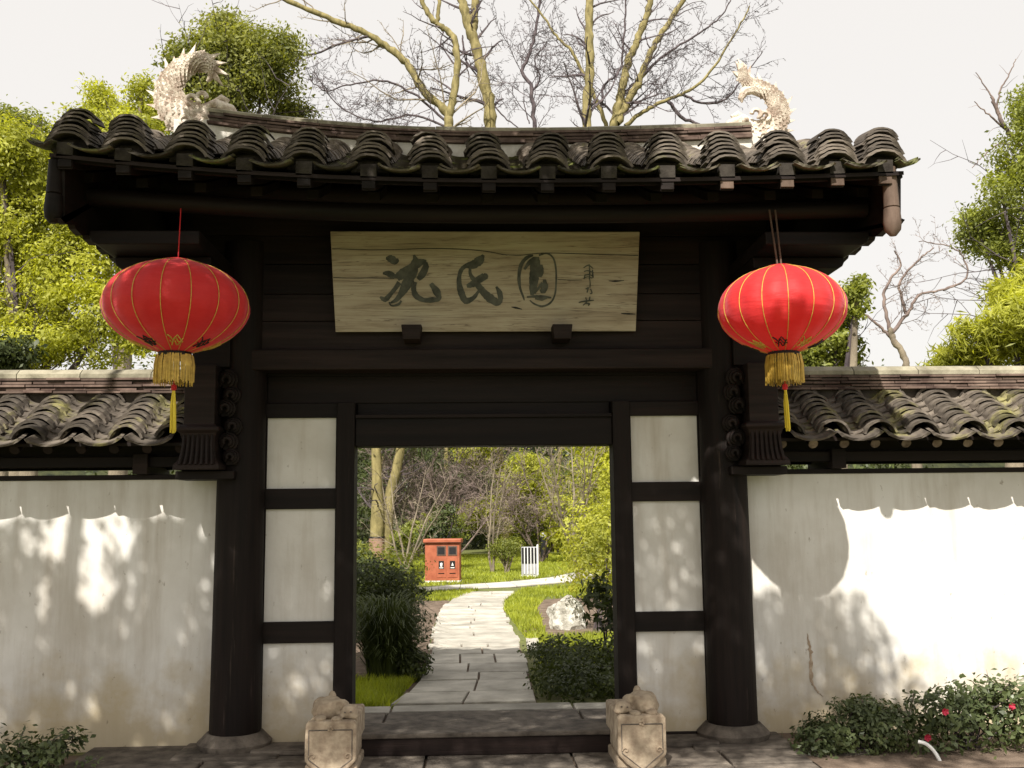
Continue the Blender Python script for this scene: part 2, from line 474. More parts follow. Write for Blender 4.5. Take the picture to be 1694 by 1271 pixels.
def wander(p, d, length, segs, curl=0.25, lift=0.0):
    pts = [Vector(p)]; d = Vector(d).normalized()
    for i in range(segs):
        d = (d + Vector((random.gauss(0, curl), random.gauss(0, curl), random.gauss(0, curl) + lift))).normalized()
        pts.append(pts[-1] + d * (length / segs))
    return pts
def branch_out(mb, pts, r0, depth, spacing, lenf, spread=(35, 75), lift=0.04, flat=0.6, start=0.15, minr=0.004, n=4, curl=0.2):
    """side branches along a polyline, recursive"""
    total = sum((pts[i + 1] - pts[i]).length for i in range(len(pts) - 1))
    cnt = max(2, int(total / spacing))
    for k in range(cnt):
        t = start + (1 - start) * (k + random.random() * .8) / cnt
        if t > 1: t = 1
        s = t * (len(pts) - 1); i = min(int(s), len(pts) - 2); p = pts[i].lerp(pts[i + 1], s - i)
        ax = (pts[i + 1] - pts[i]).normalized()
        perp = ax.cross(Vector((random.gauss(0, 1), random.gauss(0, 1), random.gauss(0, 1))))
        perp.y *= flat
        if perp.length < 1e-3: continue
        perp.normalize()
        a = R(random.uniform(*spread))
        d = ax * math.cos(a) + perp * math.sin(a)
        L = total * lenf * random.uniform(0.5, 1.15) * (1.15 - 0.6 * t)
        rr = max(minr, r0 * 0.42 * (1 - 0.45 * t))
        segs = 5 if depth > 1 else 4
        q = wander(p, d, L, segs, curl, lift)
        mb.tube(q, [rr * (1 - 0.75 * j / segs) for j in range(segs + 1)], n if depth > 1 else 3, caps=False)
        if depth > 1:
            branch_out(mb, q, rr, depth - 1, spacing * 0.62, lenf * 0.92, spread, lift, flat, 0.12, minr, 3 if depth < 3 else n, curl)

def densify(pts, k=4, j=0.0):
    """Catmull-Rom through the points"""
    P = [Vector(p) for p in pts]
    P = [P[0] * 2 - P[1]] + P + [P[-1] * 2 - P[-2]]
    o = []
    for i in range(1, len(P) - 2):
        for s in range(k):
            t = s / k
            a, b, c, d = P[i - 1], P[i], P[i + 1], P[i + 2]
            q = 0.5 * ((2 * b) + (c - a) * t + (2 * a - 5 * b + 4 * c - d) * t * t + (3 * b - a - 3 * c + d) * t ** 3)
            o.append(q + Vector((random.gauss(0, j), random.gauss(0, j), random.gauss(0, j))))
    o.append(P[-2])
    return o

# =================================================================== SETTING
gmb = MB()
gmb.add([(-400, -60, 0), (400, -60, 0), (400, 900, 0), (-400, 900, 0)], [(0, 1, 2, 3)])
tag(gmb.build('ground', M['ground'], fix=False), kind='structure')

def lerp_edge(edge, y):
    ys = [p[1] for p in edge]; xs = [p[0] for p in edge]
    return float(np.interp(y, ys, xs))
def slab_mesh(poly, top, th, mat):
    """slab from a 4-gon with slightly chamfered, uneven top"""
    n = len(poly); cx = sum(p[0] for p in poly) / n; cy = sum(p[1] for p in poly) / n
    vs = [(x, y, top - th) for x, y in poly]
    vs += [(x, y, top - 0.006) for x, y in poly]
    tilt = [random.uniform(-.002, .002) for _ in poly]
    vs += [(x + (cx - x) * .012, y + (cy - y) * .02, top + tilt[i]) for i, (x, y) in enumerate(poly)]
    fs = []
    for k in range(n):
        j = (k + 1) % n
        fs += [(k, j, j + n, k + n), (k + n, j + n, j + 2 * n, k + 2 * n)]
    fs.append(tuple(2 * n + k for k in range(n)))
    mb = MB(); mb.add(vs, fs)
    return mb.mesh('paving_stone', mat)
def pave(parent, left, right, y0, y1, rowh, cols, mat, gap=0.014, top=0.035):
    y = y0
    while y < y1:
        h = random.uniform(*rowh); ya, yb = y, min(y + h, y1)
        c = random.choice(cols)
        cuts = [0] + sorted((i + random.uniform(-.22, .22)) / c for i in range(1, c)) + [1]
        for a, b in zip(cuts[:-1], cuts[1:]):
            def X(f, yy):
                l_, r_ = lerp_edge(left, yy), lerp_edge(right, yy); return l_ + (r_ - l_) * f
            jl = random.uniform(-.04, .03) if a == 0 else 0; jr = random.uniform(-.03, .04) if b == 1 else 0
            sk = random.uniform(-.02, .02)
            poly = [(X(a, ya) + gap + jl, ya + gap + sk * a), (X(b, ya) - gap + jr, ya + gap + sk * b), (X(b, yb) - gap + jr, yb - gap * .5 + sk * b), (X(a, yb) + gap + jl, yb - gap * .5 + sk * a)]
            link_mesh('paving_stone', slab_mesh(poly, top + random.uniform(-.005, .005), 0.06, mat), parent)
        y = yb
def polysheet(name, pts, z, mat):
    mb = MB(); mb.add([(p[0], p[1], z) for p in pts], [tuple(range(len(pts)))])
    o = mb.build(name, mat, fix=False)
    if o.data.polygons[0].normal.z < 0:
        o.data.flip_normals()
    return tag(o, kind='structure')
g2 = lambda px, py: (G(px, py).x, G(px, py).y)
pathL = sorted([g2(*q) for q in [(651, 1172), (690, 1142), (707, 1104), (713, 1065), (721, 1033), (731, 1009), (749, 991), (784, 979)]], key=lambda p: p[1])
pathR = sorted([g2(*q) for q in [(889, 1168), (873, 1107), (858, 1065), (843, 1039), (834, 1009), (834, 997), (852, 985)]], key=lambda p: p[1])
path = polysheet('path', pathL + pathR[::-1], 0.006, M['soil'])
pave(path, pathL, pathR, pathL[0][1] + .02, 12.2, (0.42, 0.75), [2, 3, 2], M['slab'], 0.010)
pave(path, pathL, pathR, 12.2, 20.4, (0.30, 0.46), [1, 2, 1, 2], M['slab'], 0.008)
for a in [((870, 1061), (890, 1061), (897, 1083), (873, 1083))]:
    link_mesh('paving_stone', slab_mesh([g2(*q) for q in a[::-1]], 0.04, 0.06, M['slab']), path)
# the sill strip of large slabs just behind the threshold, and the cross path beyond
sill = polysheet('sill_paving', [(-1.9, 7.15), (1.9, 7.15), (1.9, 8.30), (-1.9, 8.30)], 0.008, M['soil'])
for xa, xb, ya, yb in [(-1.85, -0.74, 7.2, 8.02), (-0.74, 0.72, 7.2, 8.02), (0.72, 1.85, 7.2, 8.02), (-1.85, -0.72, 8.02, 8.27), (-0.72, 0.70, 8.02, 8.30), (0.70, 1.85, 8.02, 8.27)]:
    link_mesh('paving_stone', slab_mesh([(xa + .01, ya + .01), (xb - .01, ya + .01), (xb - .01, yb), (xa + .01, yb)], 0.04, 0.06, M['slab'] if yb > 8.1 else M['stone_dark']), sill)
ca = [(-9, 19.2), (-2.2, 20.0), (-1.2, 20.6), (-.3, 21.4), (.9, 21.9), (2.2, 23.2), (3.4, 25.6), (5.5, 30)]
cb = [(-9, 20.3), (-2.2, 21.0), (-1.2, 21.7), (-.3, 22.5), (.8, 23.3), (1.8, 24.6), (2.7, 26.8), (4.4, 31)]
cross = polysheet('cross_path', ca + cb[::-1], 0.010, M['soil'])
for i in range(len(ca) - 1):
    L_ = math.dist(ca[i], ca[i + 1]); n_ = max(1, round(L_ / 0.8))
    for k in range(n_):
        t0, t1 = k / n_, (k + 1) / n_
        A = [ca[i][j] + (ca[i + 1][j] - ca[i][j]) * t0 for j in (0, 1)]; B = [ca[i][j] + (ca[i + 1][j] - ca[i][j]) * t1 for j in (0, 1)]
        Cc = [cb[i][j] + (cb[i + 1][j] - cb[i][j]) * t1 for j in (0, 1)]; D = [cb[i][j] + (cb[i + 1][j] - cb[i][j]) * t0 for j in (0, 1)]
        c_ = [(A[j] + B[j] + Cc[j] + D[j]) / 4 for j in (0, 1)]
        pl = [(c_[0] + (q[0] - c_[0]) * .98, c_[1] + (q[1] - c_[1]) * .98) for q in (A, B, Cc, D)]
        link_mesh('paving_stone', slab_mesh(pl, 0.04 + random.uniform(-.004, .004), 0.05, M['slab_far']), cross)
tag(polysheet('soil_bed', [g2(585, 1150), g2(690, 1150), g2(705, 1105), g2(711, 1065), g2(719, 1033), g2(729, 1009), g2(747, 992), g2(690, 992), g2(585, 1000)], 0.004, M['soil']), kind='structure')
tag(polysheet('soil_bed', [g2(895, 1085), g2(1040, 1090), g2(1040, 985), g2(930, 990), g2(868, 996), g2(845, 1009), g2(866, 1045)], 0.004, M['soil']), kind='structure')
# forecourt stones in front of the gate
fore = polysheet('forecourt', [(-6, 4.5), (6, 4.5), (6, 6.95), (-6, 6.95)], 0.004, M['soil'])
x = -2.6
while x < 2.7:
    w_ = random.uniform(.55, 1.0)
    for ya, yb in ((5.6, 6.25), (6.25, 6.56), (6.56, 7.08)):
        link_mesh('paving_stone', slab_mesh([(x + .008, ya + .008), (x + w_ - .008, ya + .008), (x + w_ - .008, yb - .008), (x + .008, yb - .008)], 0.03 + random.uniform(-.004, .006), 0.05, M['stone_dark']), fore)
    x += w_

def grass(name, regions, n, h, mat, label):
    A = []
    for poly, wgt in regions:
        xs = [p[0] for p in poly]; ys = [p[1] for p in poly]
        m_ = int(n * wgt)
        P = np.stack([rng.uniform(min(xs), max(xs), m_ * 2), rng.uniform(min(ys), max(ys), m_ * 2)], 1)
        ins = np.zeros(len(P), bool)
        j = len(poly) - 1
        for i in range(len(poly)):
            xi, yi = poly[i]; xj, yj = poly[j]
            c = ((yi > P[:, 1]) != (yj > P[:, 1])) & (P[:, 0] < (xj - xi) * (P[:, 1] - yi) / (yj - yi + 1e-12) + xi)
            ins ^= c; j = i
        A.append(P[ins][:m_])
    P = np.concatenate(A); n = len(P)
    a = rng.uniform(0, 2 * np.pi, n); s = rng.uniform(.6, 1.4, n)
    d = np.stack([np.cos(a), np.sin(a)], 1)
    wv = 0.006 + 0.0004 * P[:, 1]
    V = np.zeros((n, 3, 3))
    V[:, 0, :2] = P - d * wv[:, None]; V[:, 1, :2] = P + d * wv[:, None]
    V[:, 2, :2] = P + rng.normal(size=(n, 2)) * h * .45; V[:, 2, 2] = h * s
    o = link_mesh(name, fast_mesh(name, V.reshape(-1, 3), 3, mat))
    return tag(o, label, 'grass', kind='stuff')
grass('grass', [([(-9, 21.2), (-.3, 22.8), (1.6, 24.8), (2.5, 27), (4.2, 31.2), (6, 40), (-9, 40)], .72), ([(-9, 12), (-2.2, 13), (-1.6, 16), (-1.4, 19.6), (-9, 18.9)], .1),
                ([(.60, 10.6), (2.0, 10.6), (2.0, 13.2), (.75, 12.8)], .06), ([(.60, 12.5), (.84, 12.5), (1.0, 17), (1.6, 21), (1.0, 21.2), (.55, 18.5), (.45, 17)], .05), ([(1.4, 18.8), (4.2, 18.8), (4.6, 22), (2.6, 22.4), (1.3, 21.6)], .04), ([(-2.4, 19.2), (-.4, 18.6), (.1, 21.2), (-2.4, 19.9)], .03), ([(-1.9, 8.35), (-.75, 8.35), (-.62, 9.7), (-1.9, 9.8)], .08)],
      90000, 0.075, L_GRASS, 'bright yellow-green lawn grass beyond the gateway path')

# =================================================================== ROOF TILES
def arc_tile(name, rad, span, length, th, mat, down=False, seg=9, taper=0.92):
    """cap tile (arch) or gutter tile (dish); front edge at y=0, runs to +y; local z=0 at crest / bottom"""
    vs = []
    for yy, sc in ((0, 1.0), (length, taper)):
        for rr in (rad, rad - th):
            for k in range(seg + 1):
                a = -R(span) + 2 * R(span) * k / seg
                xx = rr * math.sin(a) * sc; zz = (rr * math.cos(a) - rad) * sc
                if down: zz = -zz
                vs.append((xx, yy, zz))
    q = seg + 1; fs = []
    for k in range(seg):
        fs += [(k, k + 1, k + 1 + 2 * q, k + 2 * q), (q + k, q + k + 1, q + k + 1 + 2 * q, q + k + 2 * q),
               (k, k + 1, q + k + 1, q + k), (2 * q + k, 2 * q + k + 1, 3 * q + k + 1, 3 * q + k)]
    for e in (0, seg):
        fs.append((e, q + e, 3 * q + e, 2 * q + e))
    mb = MB(); mb.add(vs, fs)
    for i, v in enumerate(vs):
        if v[1] == 0: mb.v[i] = (v[0] + random.uniform(-.002, .002), random.uniform(-.006, .006), v[2] + random.uniform(-.0015, .0015))
    me = mb.mesh(name, mat)
    return me
def join_tiles(name, me, mats4, mat, parent):
    nv = len(me.vertices)
    co = np.empty(nv * 3, np.float32); me.vertices.foreach_get('co', co); co = co.reshape(-1, 3)
    fs = [tuple(p.vertices) for p in me.polygons]
    V = []; Fs = []
    for i, m4 in enumerate(mats4):
        m4 = np.array(m4); V.append(co @ m4[:3, :3].T + m4[:3, 3])
        Fs += [tuple(v + i * nv for v in f) for f in fs]
    me2 = bpy.data.meshes.new(name); me2.from_pydata(np.concatenate(V).tolist(), [], Fs); me2.materials.append(mat)
    o = link_mesh(name, me2, parent); o['kind'] = 'stuff'
    return o

# =================================================================== GATEWAY
gate = tag(empty('gateway', (0, 7, 0)), 'dark timber gateway with a tiled gable roof and white plaster side panels', 'gateway')
def gp(mb, name, mat, parent=gate, smooth=False, bevel=0.0):
    """build in world coordinates, parent under the gate"""
    mb.v = [(v[0], v[1] - 7.0, v[2]) for v in mb.v] if parent is gate else mb.v
    return mb.build(name, mat, parent, smooth, bevel)
EY, EZ = 5.5, 3.42       # eave line
RY = 7.0
def upl(x):
    return (0.135 if x < 0 else 0.055) * (abs(x) / 2.4) ** 2
def prof(t):             # roof surface height of gutter bottom along the slope
    return EZ + 0.50 * t + 0.17 * t * t
roof = empty('roof', (0, 0, 0), 0, gate)
def rp(v): return (v[0], v[1] - 7.0, v[2])
cap_me = arc_tile('cap_tile', 0.142, 66, 0.17, 0.015, M['tile'])
gut_me = arc_tile('gutter_tile', 0.185, 40, 0.17, 0.014, M['tile_moss'], down=True)
cap_x = [W(px, 240, EY + .1).x for px in (117, 212, 313, 410, 507, 612, 712, 808, 903, 1003, 1098, 1195, 1293, 1375, 1453)]
slope = math.atan2(0.6, 1.5)
rest_c, rest_g = [], []
TN = 20
for i, cx in enumerate(cap_x):
    lean = random.uniform(-.02, .02)
    nst = 7
    for k in range(nst):
        yy = EY + 0.005 + 0.019 * k + random.uniform(-.007, .007)
        z = EZ + upl(cx) + 0.122 + 0.030 * k + random.uniform(-.003, .003)
        s = (1.0 - 0.034 * k) * random.uniform(.96, 1.04)
        o = link_mesh('cap_tile', cap_me, roof, rp((cx + random.uniform(-.008, .008) + lean * k * .3, yy, z)), (R(9 + random.uniform(-2, 2)), R(random.uniform(-4, 4)), R(random.uniform(-3, 3))))
        o.scale = (s, 1, s * .95)
    for k in range(TN):
        t = (0.14 + k * 0.74 / TN); yy = EY + 1.5 * t; z = prof(t) + upl(cx) * (1 - t * .3) + 0.135 + random.uniform(-.003, .003)
        if k < 6:
            o = link_mesh('cap_tile', cap_me, roof, rp((cx + random.uniform(-.006, .006), yy, z)), (slope * .8, R(random.uniform(-2, 2)), R(random.uniform(-1.5, 1.5)))); o.scale = (.84, 1, .86)
        else:
            rest_c.append(Matrix.Translation(rp((cx + random.uniform(-.005, .005), yy, z))) @ Matrix.Rotation(slope * .8, 4, 'X') @ Matrix.Diagonal((.84, 1, .86, 1)))
    for k in range(TN):     # rear slope
        t = (k + .3) / TN * .9; yy = 8.5 - 1.5 * t; z = prof(t) + upl(cx) * (1 - t * .3) + 0.15
        rest_c.append(Matrix.Translation(rp((cx, yy, z))) @ Matrix.Rotation(math.pi, 4, 'Z') @ Matrix.Rotation(slope * .8, 4, 'X') @ Matrix.Diagonal((.84, 1, .86, 1)))
gx = [(a + b) / 2 for a, b in zip(cap_x[:-1], cap_x[1:])]
gx = [cap_x[0] - .12] + gx + [cap_x[-1] + .12]
for i, x_ in enumerate(gx):
    for k in range(5):
        yy = EY - .045 + 0.035 * k if k < 2 else EY + .07 * k
        z = prof(max(0, (yy - EY) / 1.5)) + upl(x_) + (0.018 if k == 1 else 0) + random.uniform(-.003, .003)
        o = link_mesh('gutter_tile', gut_me, roof, rp((x_ + random.uniform(-.008, .008), yy, z)), (R(12), R(random.uniform(-4, 4)), R(random.uniform(-3, 3)))); o.scale = (.50 if i in (0, len(gx) - 1) else 1.0, 1, .7)
    for k in range(16):
        t = .22 + k * .78 / 16; rest_g.append(Matrix.Translation(rp((x_, EY + 1.5 * t, prof(t) + upl(x_) * (1 - t * .3)))) @ Matrix.Rotation(slope * .8, 4, 'X') @ Matrix.Diagonal((1, 1, .8, 1)))
        t = k / 16; rest_g.append(Matrix.Translation(rp((x_, 8.5 - 1.5 * t, prof(t) + upl(x_) * (1 - t * .3)))) @ Matrix.Rotation(math.pi, 4, 'Z') @ Matrix.Rotation(slope * .8, 4, 'X') @ Matrix.Diagonal((1, 1, .8, 1)))
join_tiles('upper_cap_tiles', cap_me, rest_c, M['tile'], roof)
join_tiles('upper_gutter_tiles', gut_me, rest_g, M['tile_moss'], roof)
# dark mortar plugs under the first caps, with fill added to close see-through gaps
for cx in cap_x:
    mb = MB(); z = EZ + upl(cx)
    mb.box(cx - .045, cx + .045, EY + .02, EY + .12, z - .02, z + .06)
    for (hw_, za, zb_) in ((.105, .035, .10), (.088, .10, .17), (.066, .17, .235), (.040, .235, .262)):
        mb.box(cx - hw_, cx + hw_, EY + .05 + .019 * (zb_ - .035) / .03, EY + .30, z + za + .0005, z + zb_)
    gm = mb.mesh('mortar_plug', M['mortar']); link_mesh('mortar_plug', gm, roof, (0, -7, 0))
# sheathing (roof deck) under the tiles, both slopes
def deck(mb, x0, x1, dz0, dz1, nx=16, ny=8):
    for side in (0, 1):
        for i in range(nx):
            xa, xb = x0 + (x1 - x0) * i / nx, x0 + (x1 - x0) * (i + 1) / nx
            for j in range(ny):
                ta, tb = j / ny, (j + 1) / ny
                vs = []
                for dz in (dz0, dz1):
                    for (xx, tt) in ((xa, ta), (xb, ta), (xb, tb), (xa, tb)):
                        yy = EY + .02 + 1.48 * tt if side == 0 else 8.48 - 1.48 * tt
                        vs.append((xx, yy - 7, prof(tt) + upl(xx) * (1 - tt * .3) + dz))
                mb.add(vs, [(0, 3, 2, 1), (4, 5, 6, 7), (0, 1, 5, 4), (2, 3, 7, 6)] + ([(3, 0, 4, 7)] if i == 0 else []) + ([(1, 2, 6, 5)] if i == nx - 1 else []))
mb = MB(); deck(mb, -2.43, 2.40, -.035, -.012); mb.build('roof_deck', M['wood_plank'], roof, fix=True)
# rafters under the deck, one beneath each tile column, with a second lower tier
for cx in cap_x[1:-1] if False else cap_x:
    for tier, (y0, dz, wd, hh, ln) in enumerate(((EY + .04, -.040, .078, .062, 3.0), (EY + .36, -.118, .070, .060, 2.4))):
        mb = MB()
        pts = []
        m_ = 6
        for side in (0, 1):
            for j in range(m_):
                ta = (y0 - EY) / 1.5 + (1 - (y0 - EY) / 1.5) * j / m_; tb = (y0 - EY) / 1.5 + (1 - (y0 - EY) / 1.5) * (j + 1) / m_
                vs = []
                for zz in (dz - hh, dz):
                    for (sx_, tt) in ((-1, ta), (1, ta), (1, tb), (-1, tb)):
                        yy = EY + 1.5 * tt if side == 0 else 8.5 - 1.5 * tt
                        vs.append((cx + sx_ * wd / 2, yy - 7, prof(tt) + upl(cx) * (1 - tt * .3) + zz))
                mb.add(vs, [(0, 3, 2, 1), (4, 5, 6, 7), (0, 1, 5, 4), (1, 2, 6, 5), (2, 3, 7, 6), (3, 0, 4, 7)])
        mb.build('rafter', M['wood'], roof, bevel=.004)
        if tier == 0:
            mb = MB(); z = prof(.02) + upl(cx) - .04
            mb.box(cx - .038, cx + .038, EY + .026 - 7, EY + .038 - 7, z - .05, z - .004)
            mb.build('rafter_end', M['wood_pale'] if cx > 1.1 else M['wood'], roof, bevel=.003)  # right-hand ends coloured pale as if the sun were on them
# fascia strip behind the gutter tiles (curved with the eave)
mb = MB()
NX = 24
for i in range(NX):
    xa, xb = -2.44 + 4.85 * i / NX, -2.44 + 4.85 * (i + 1) / NX
    vs = []
    for yy in (EY + .06, EY + .085):
        for (xx, zz) in ((xa, -.038), (xb, -.038), (xb, -.012), (xa, -.012)):
            vs.append((xx, yy - 7, EZ + upl(xx) + zz))
    mb.add(vs, [(0, 1, 2, 3), (7, 6, 5, 4), (0, 4, 5, 1), (2, 6, 7, 3)])
mb.build('fascia_strip', M['wood'], roof)
# purlins
for (py_, pz, pr) in ((5.95, 3.33, .055), (6.45, 3.60, .07), (7.0, 3.86, .08), (7.6, 3.52, .07), (8.05, 3.30, .07)):
    mb = MB(); mb.tube([(-2.38 + 4.72 * i / 12, py_ - 7, pz + upl(-2.38 + 4.72 * i / 12) * .8) for i in range(13)], pr, 12)
    smooth_angle(mb.build('purlin', M['wood'], roof))

# ridge: white plaster base, thin tile courses, rounded cap
def rid(x): return 4.045 + (0.135 if x < 0 else 0.055) * (abs(x) / 1.93) ** 2.0
def ridge_piece(xa, xb, z0, z1, hw, n=3, round_top=False):
    mb = MB()
    for i in range(n):
        p, q = xa + (xb - xa) * i / n, xa + (xb - xa) * (i + 1) / n
        prof_ = [(-hw, z0), (-hw, z1), (hw, z1), (hw, z0)] if not round_top else [(-hw, z0), (-hw, z0 + (z1 - z0) * .45), (-hw * .6, z0 + (z1 - z0) * .85), (0, z1), (hw * .6, z0 + (z1 - z0) * .85), (hw, z0 + (z1 - z0) * .45), (hw, z0)]
        k = len(prof_)
        vs = [(p, a, rid(p) + b) for a, b in prof_] + [(q, a, rid(q) + b) for a, b in prof_]
        fs = [(j, (j + 1) % k, (j + 1) % k + k, j + k) for j in range(k)]
        if i == 0: fs.append(tuple(range(k - 1, -1, -1)))
        if i == n - 1: fs.append(tuple(range(k, 2 * k)))
        mb.add(vs, fs)
    return mb
for a, b in ((-1.93, -.6), (-.6, .7), (.7, 1.93)):
    ridge_piece(a + .003, b, -.06, .085, .10, 8).build('ridge_base', M['plaster_ridge'], roof)
for c, (z0, z1, hw) in enumerate(((.088, .106, .135), (.114, .130, .118), (.139, .155, .124), (.164, .180, .118))):
    x = -1.93 + (c % 2) * .11
    ridge_piece(-1.92, 1.92, z0 - .008, z1, .085, 12).build('ridge_bed', M['tile'], roof) if c == 0 else None
    while x < 1.9:
        wv = random.uniform(.20, .26); j = random.uniform(-.008, .008)
        ridge_piece(x + .003, min(x + wv, 1.93), z0, z1 + random.uniform(-.002, .002), hw + j, 2).build('ridge_tile', M['ridge_tile'], roof)
        x += wv
ridge_piece(-1.92, 1.92, .106, .182, .098, 12).build('ridge_bed', M['tile'], roof)
x = -1.93
while x < 1.92:
    wv = random.uniform(.34, .46)
    ridge_piece(x + .004, min(x + wv, 1.93), .182, .235 + random.uniform(-.004, .004), .105, 3, True).build('ridge_cap', M['ridge_cap'], roof, smooth=False)
    x += wv

# ridge ornaments: fish-dragon swallowing the ridge, tail curled up and inward
def ornament(s):
    X0 = -1.93 if s < 0 else 1.93
    k = 1.0 if s < 0 else 0.93
    base = rid(X0) + .10
    T = lambda u, v, yv=0.0: (X0 - s * u * k, yv, base + v * k)        # u>0 inwards (towards the ridge)
    root = empty('ridge_ornament', (0, 0, 0), 0, roof)
    mb = MB()
    if s < 0:
        sp = [(.06, .05), (-.06, .04), (-.20, .08), (-.285, .18), (-.30, .28), (-.26, .38), (-.19, .455), (-.10, .49), (-.03, .46), (-.01, .40), (-.045, .35)]
        ra = [.09, .12, .12, .105, .09, .08, .070, .062, .048, .030, .010]
    else:
        sp = [(.08, .06), (-.04, .05), (-.16, .08), (-.235, .18), (-.25, .28), (-.20, .38), (-.11, .44), (-.02, .475), (.02, .54), (.0, .60), (-.01, .63)]
        ra = [.08, .10, .10, .088, .074, .062, .052, .042, .031, .020, .008]
    P = densify([Vector((a, 0, b)) for a, b in sp], 4)
    RR = np.interp(np.linspace(0, len(ra) - 1, len(P)), range(len(ra)), ra)
    mb.tube([T(p.x, p.z) for p in P], [r_ * k for r_ in RR], 16)
    mb.v = [(v[0], v[1] * .75, v[2]) for v in mb.v]
    # bumpy surface
    nv = []
    for v in mb.v:
        q = Vector(v); d = noise.noise(q * 22) * .012
        nv.append((v[0] + d, v[1] + d, v[2] + noise.noise(q * 18 + Vector((5, 0, 0))) * .012))
    mb.v = nv
    smooth_angle(mb.build('dragon_body', M['lime_orn'], root), 60)
    # overlapping scales
    mb = MB()
    for i in range(3, len(P) - 6):
        tg = (P[i + 1] - P[i - 1]).normalized(); nr = Vector((-tg.z, 0, tg.x))
        for j in range(-3, 4):
            a = (j + (i % 2) * .5) * .48
            for side in (-1,):
                r_ = RR[i]
                c = P[i] + nr * (math.sin(a) * r_ * 1.0)
                yv = side * math.cos(a) * r_ * .75 - .004
                q = [c + tg * .026 + Vector((0, yv - .012, 0)), c + nr * .018 + Vector((0, yv - .004, 0)), c - tg * .012 + Vector((0, yv + .004, 0)), c - nr * .018 + Vector((0, yv - .004, 0))]
                mb.add([T(p.x, p.z, p.y) for p in q] + [T(c.x, c.z, yv + .01)], [(0, 1, 2, 3), (0, 4, 1), (1, 4, 2), (2, 4, 3), (3, 4, 0)])
    mb.build('scales', M['lime_orn'], root)['kind'] = 'stuff'
    # fins along the back
    mb = MB()
    for i in range(4, len(P) - 3, 2):
        tg = (P[i + 1] - P[i - 1]).normalized(); nr = Vector((-tg.z, 0, tg.x))
        if nr.dot(P[i] - Vector((-.06, 0, .3))) < 0: nr = -nr
        c = P[i] + nr * RR[i] * .8
        L = random.uniform(.045, .09)
        tip = c + nr * L + tg * L * .9
        a = c - tg * .03; b = c + tg * .03
        pts = [(a.x, -.02, a.z), (b.x, -.02, b.z), (b.x, .02, b.z), (a.x, .02, a.z), (tip.x, 0, tip.z)]
        mb.add([T(p[0], p[2], p[1]) for p in pts], [(0, 1, 4), (1, 2, 4), (2, 3, 4), (3, 0, 4), (0, 3, 2, 1)])
    if s > 0:
        mb.tube([T(-.14, .41), T(-.06, .435), T(.01, .41), T(.04, .35), T(.03, .32)], [.05, .045, .036, .022, .006], 8)
    else:
        mb.tube([T(-.20, .45), T(-.15, .53), T(-.08, .565), T(-.03, .55)], [.04, .03, .018, .005], 8)
    # inner frill
    for i in range(10, len(P) - 8, 3):
        tg = (P[i + 1] - P[i - 1]).normalized(); nr = Vector((-tg.z, 0, tg.x))
        if nr.dot(P[i] - Vector((-.06, 0, .3))) > 0: nr = -nr
        c = P[i] + nr * RR[i] * .8; tip = c + nr * .035
        a = c - tg * .025; b = c + tg * .025
        pts = [(a.x, -.015, a.z), (b.x, -.015, b.z), (b.x, .015, b.z), (a.x, .015, a.z), (tip.x, 0, tip.z)]
        mb.add([T(p[0], p[2], p[1]) for p in pts], [(0, 1, 4), (1, 2, 4), (2, 3, 4), (3, 0, 4), (0, 3, 2, 1)])
    mb.build('fins', M['lime_orn'], root)
    # head: jaws around the ridge end, eye, mane curls, plinth
    mb = MB()
    mb.tube([T(-.06, .10), T(.04, .155), T(.14, .125), T(.18, .09)], [.06, .062, .045, .02], 10)
    mb.tube([T(-.06, .02), T(.06, -.005), T(.17, .02)], [.06, .05, .025], 10)
    mb.tube([T(.02, .19), T(.07, .225), T(.11, .20), T(.10, .175)], [.022, .026, .02, .008], 8)
    for q in ((-.10, .0), (-.16, .02), (-.12, .17), (-.05, .19)):
        c = [T(q[0] + .035 * math.cos(a), q[1] + .035 * math.sin(a), -.085) for a in np.linspace(0, 4.6, 9)]
        mb.tube(c, [.017] * 8 + [.006], 6)
    for sy in (-.07,):
        mb.tube([T(.03, .15, sy), T(.031, .151, sy - .025)], [.028, .012], 10)
    smooth_angle(mb.build('dragon_head', M['lime_orn'], root), 60)
    mb = MB()
    a, b = T(-.24, -.16)[0], T(.02, -.16)[0]
    mb.box(min(a, b), max(a, b), -.09, .09, base - .18, base + .03)
    mb.build('plinth', M['plaster_ridge'], root, bevel=.01)
for s in (-1, 1): ornament(s)

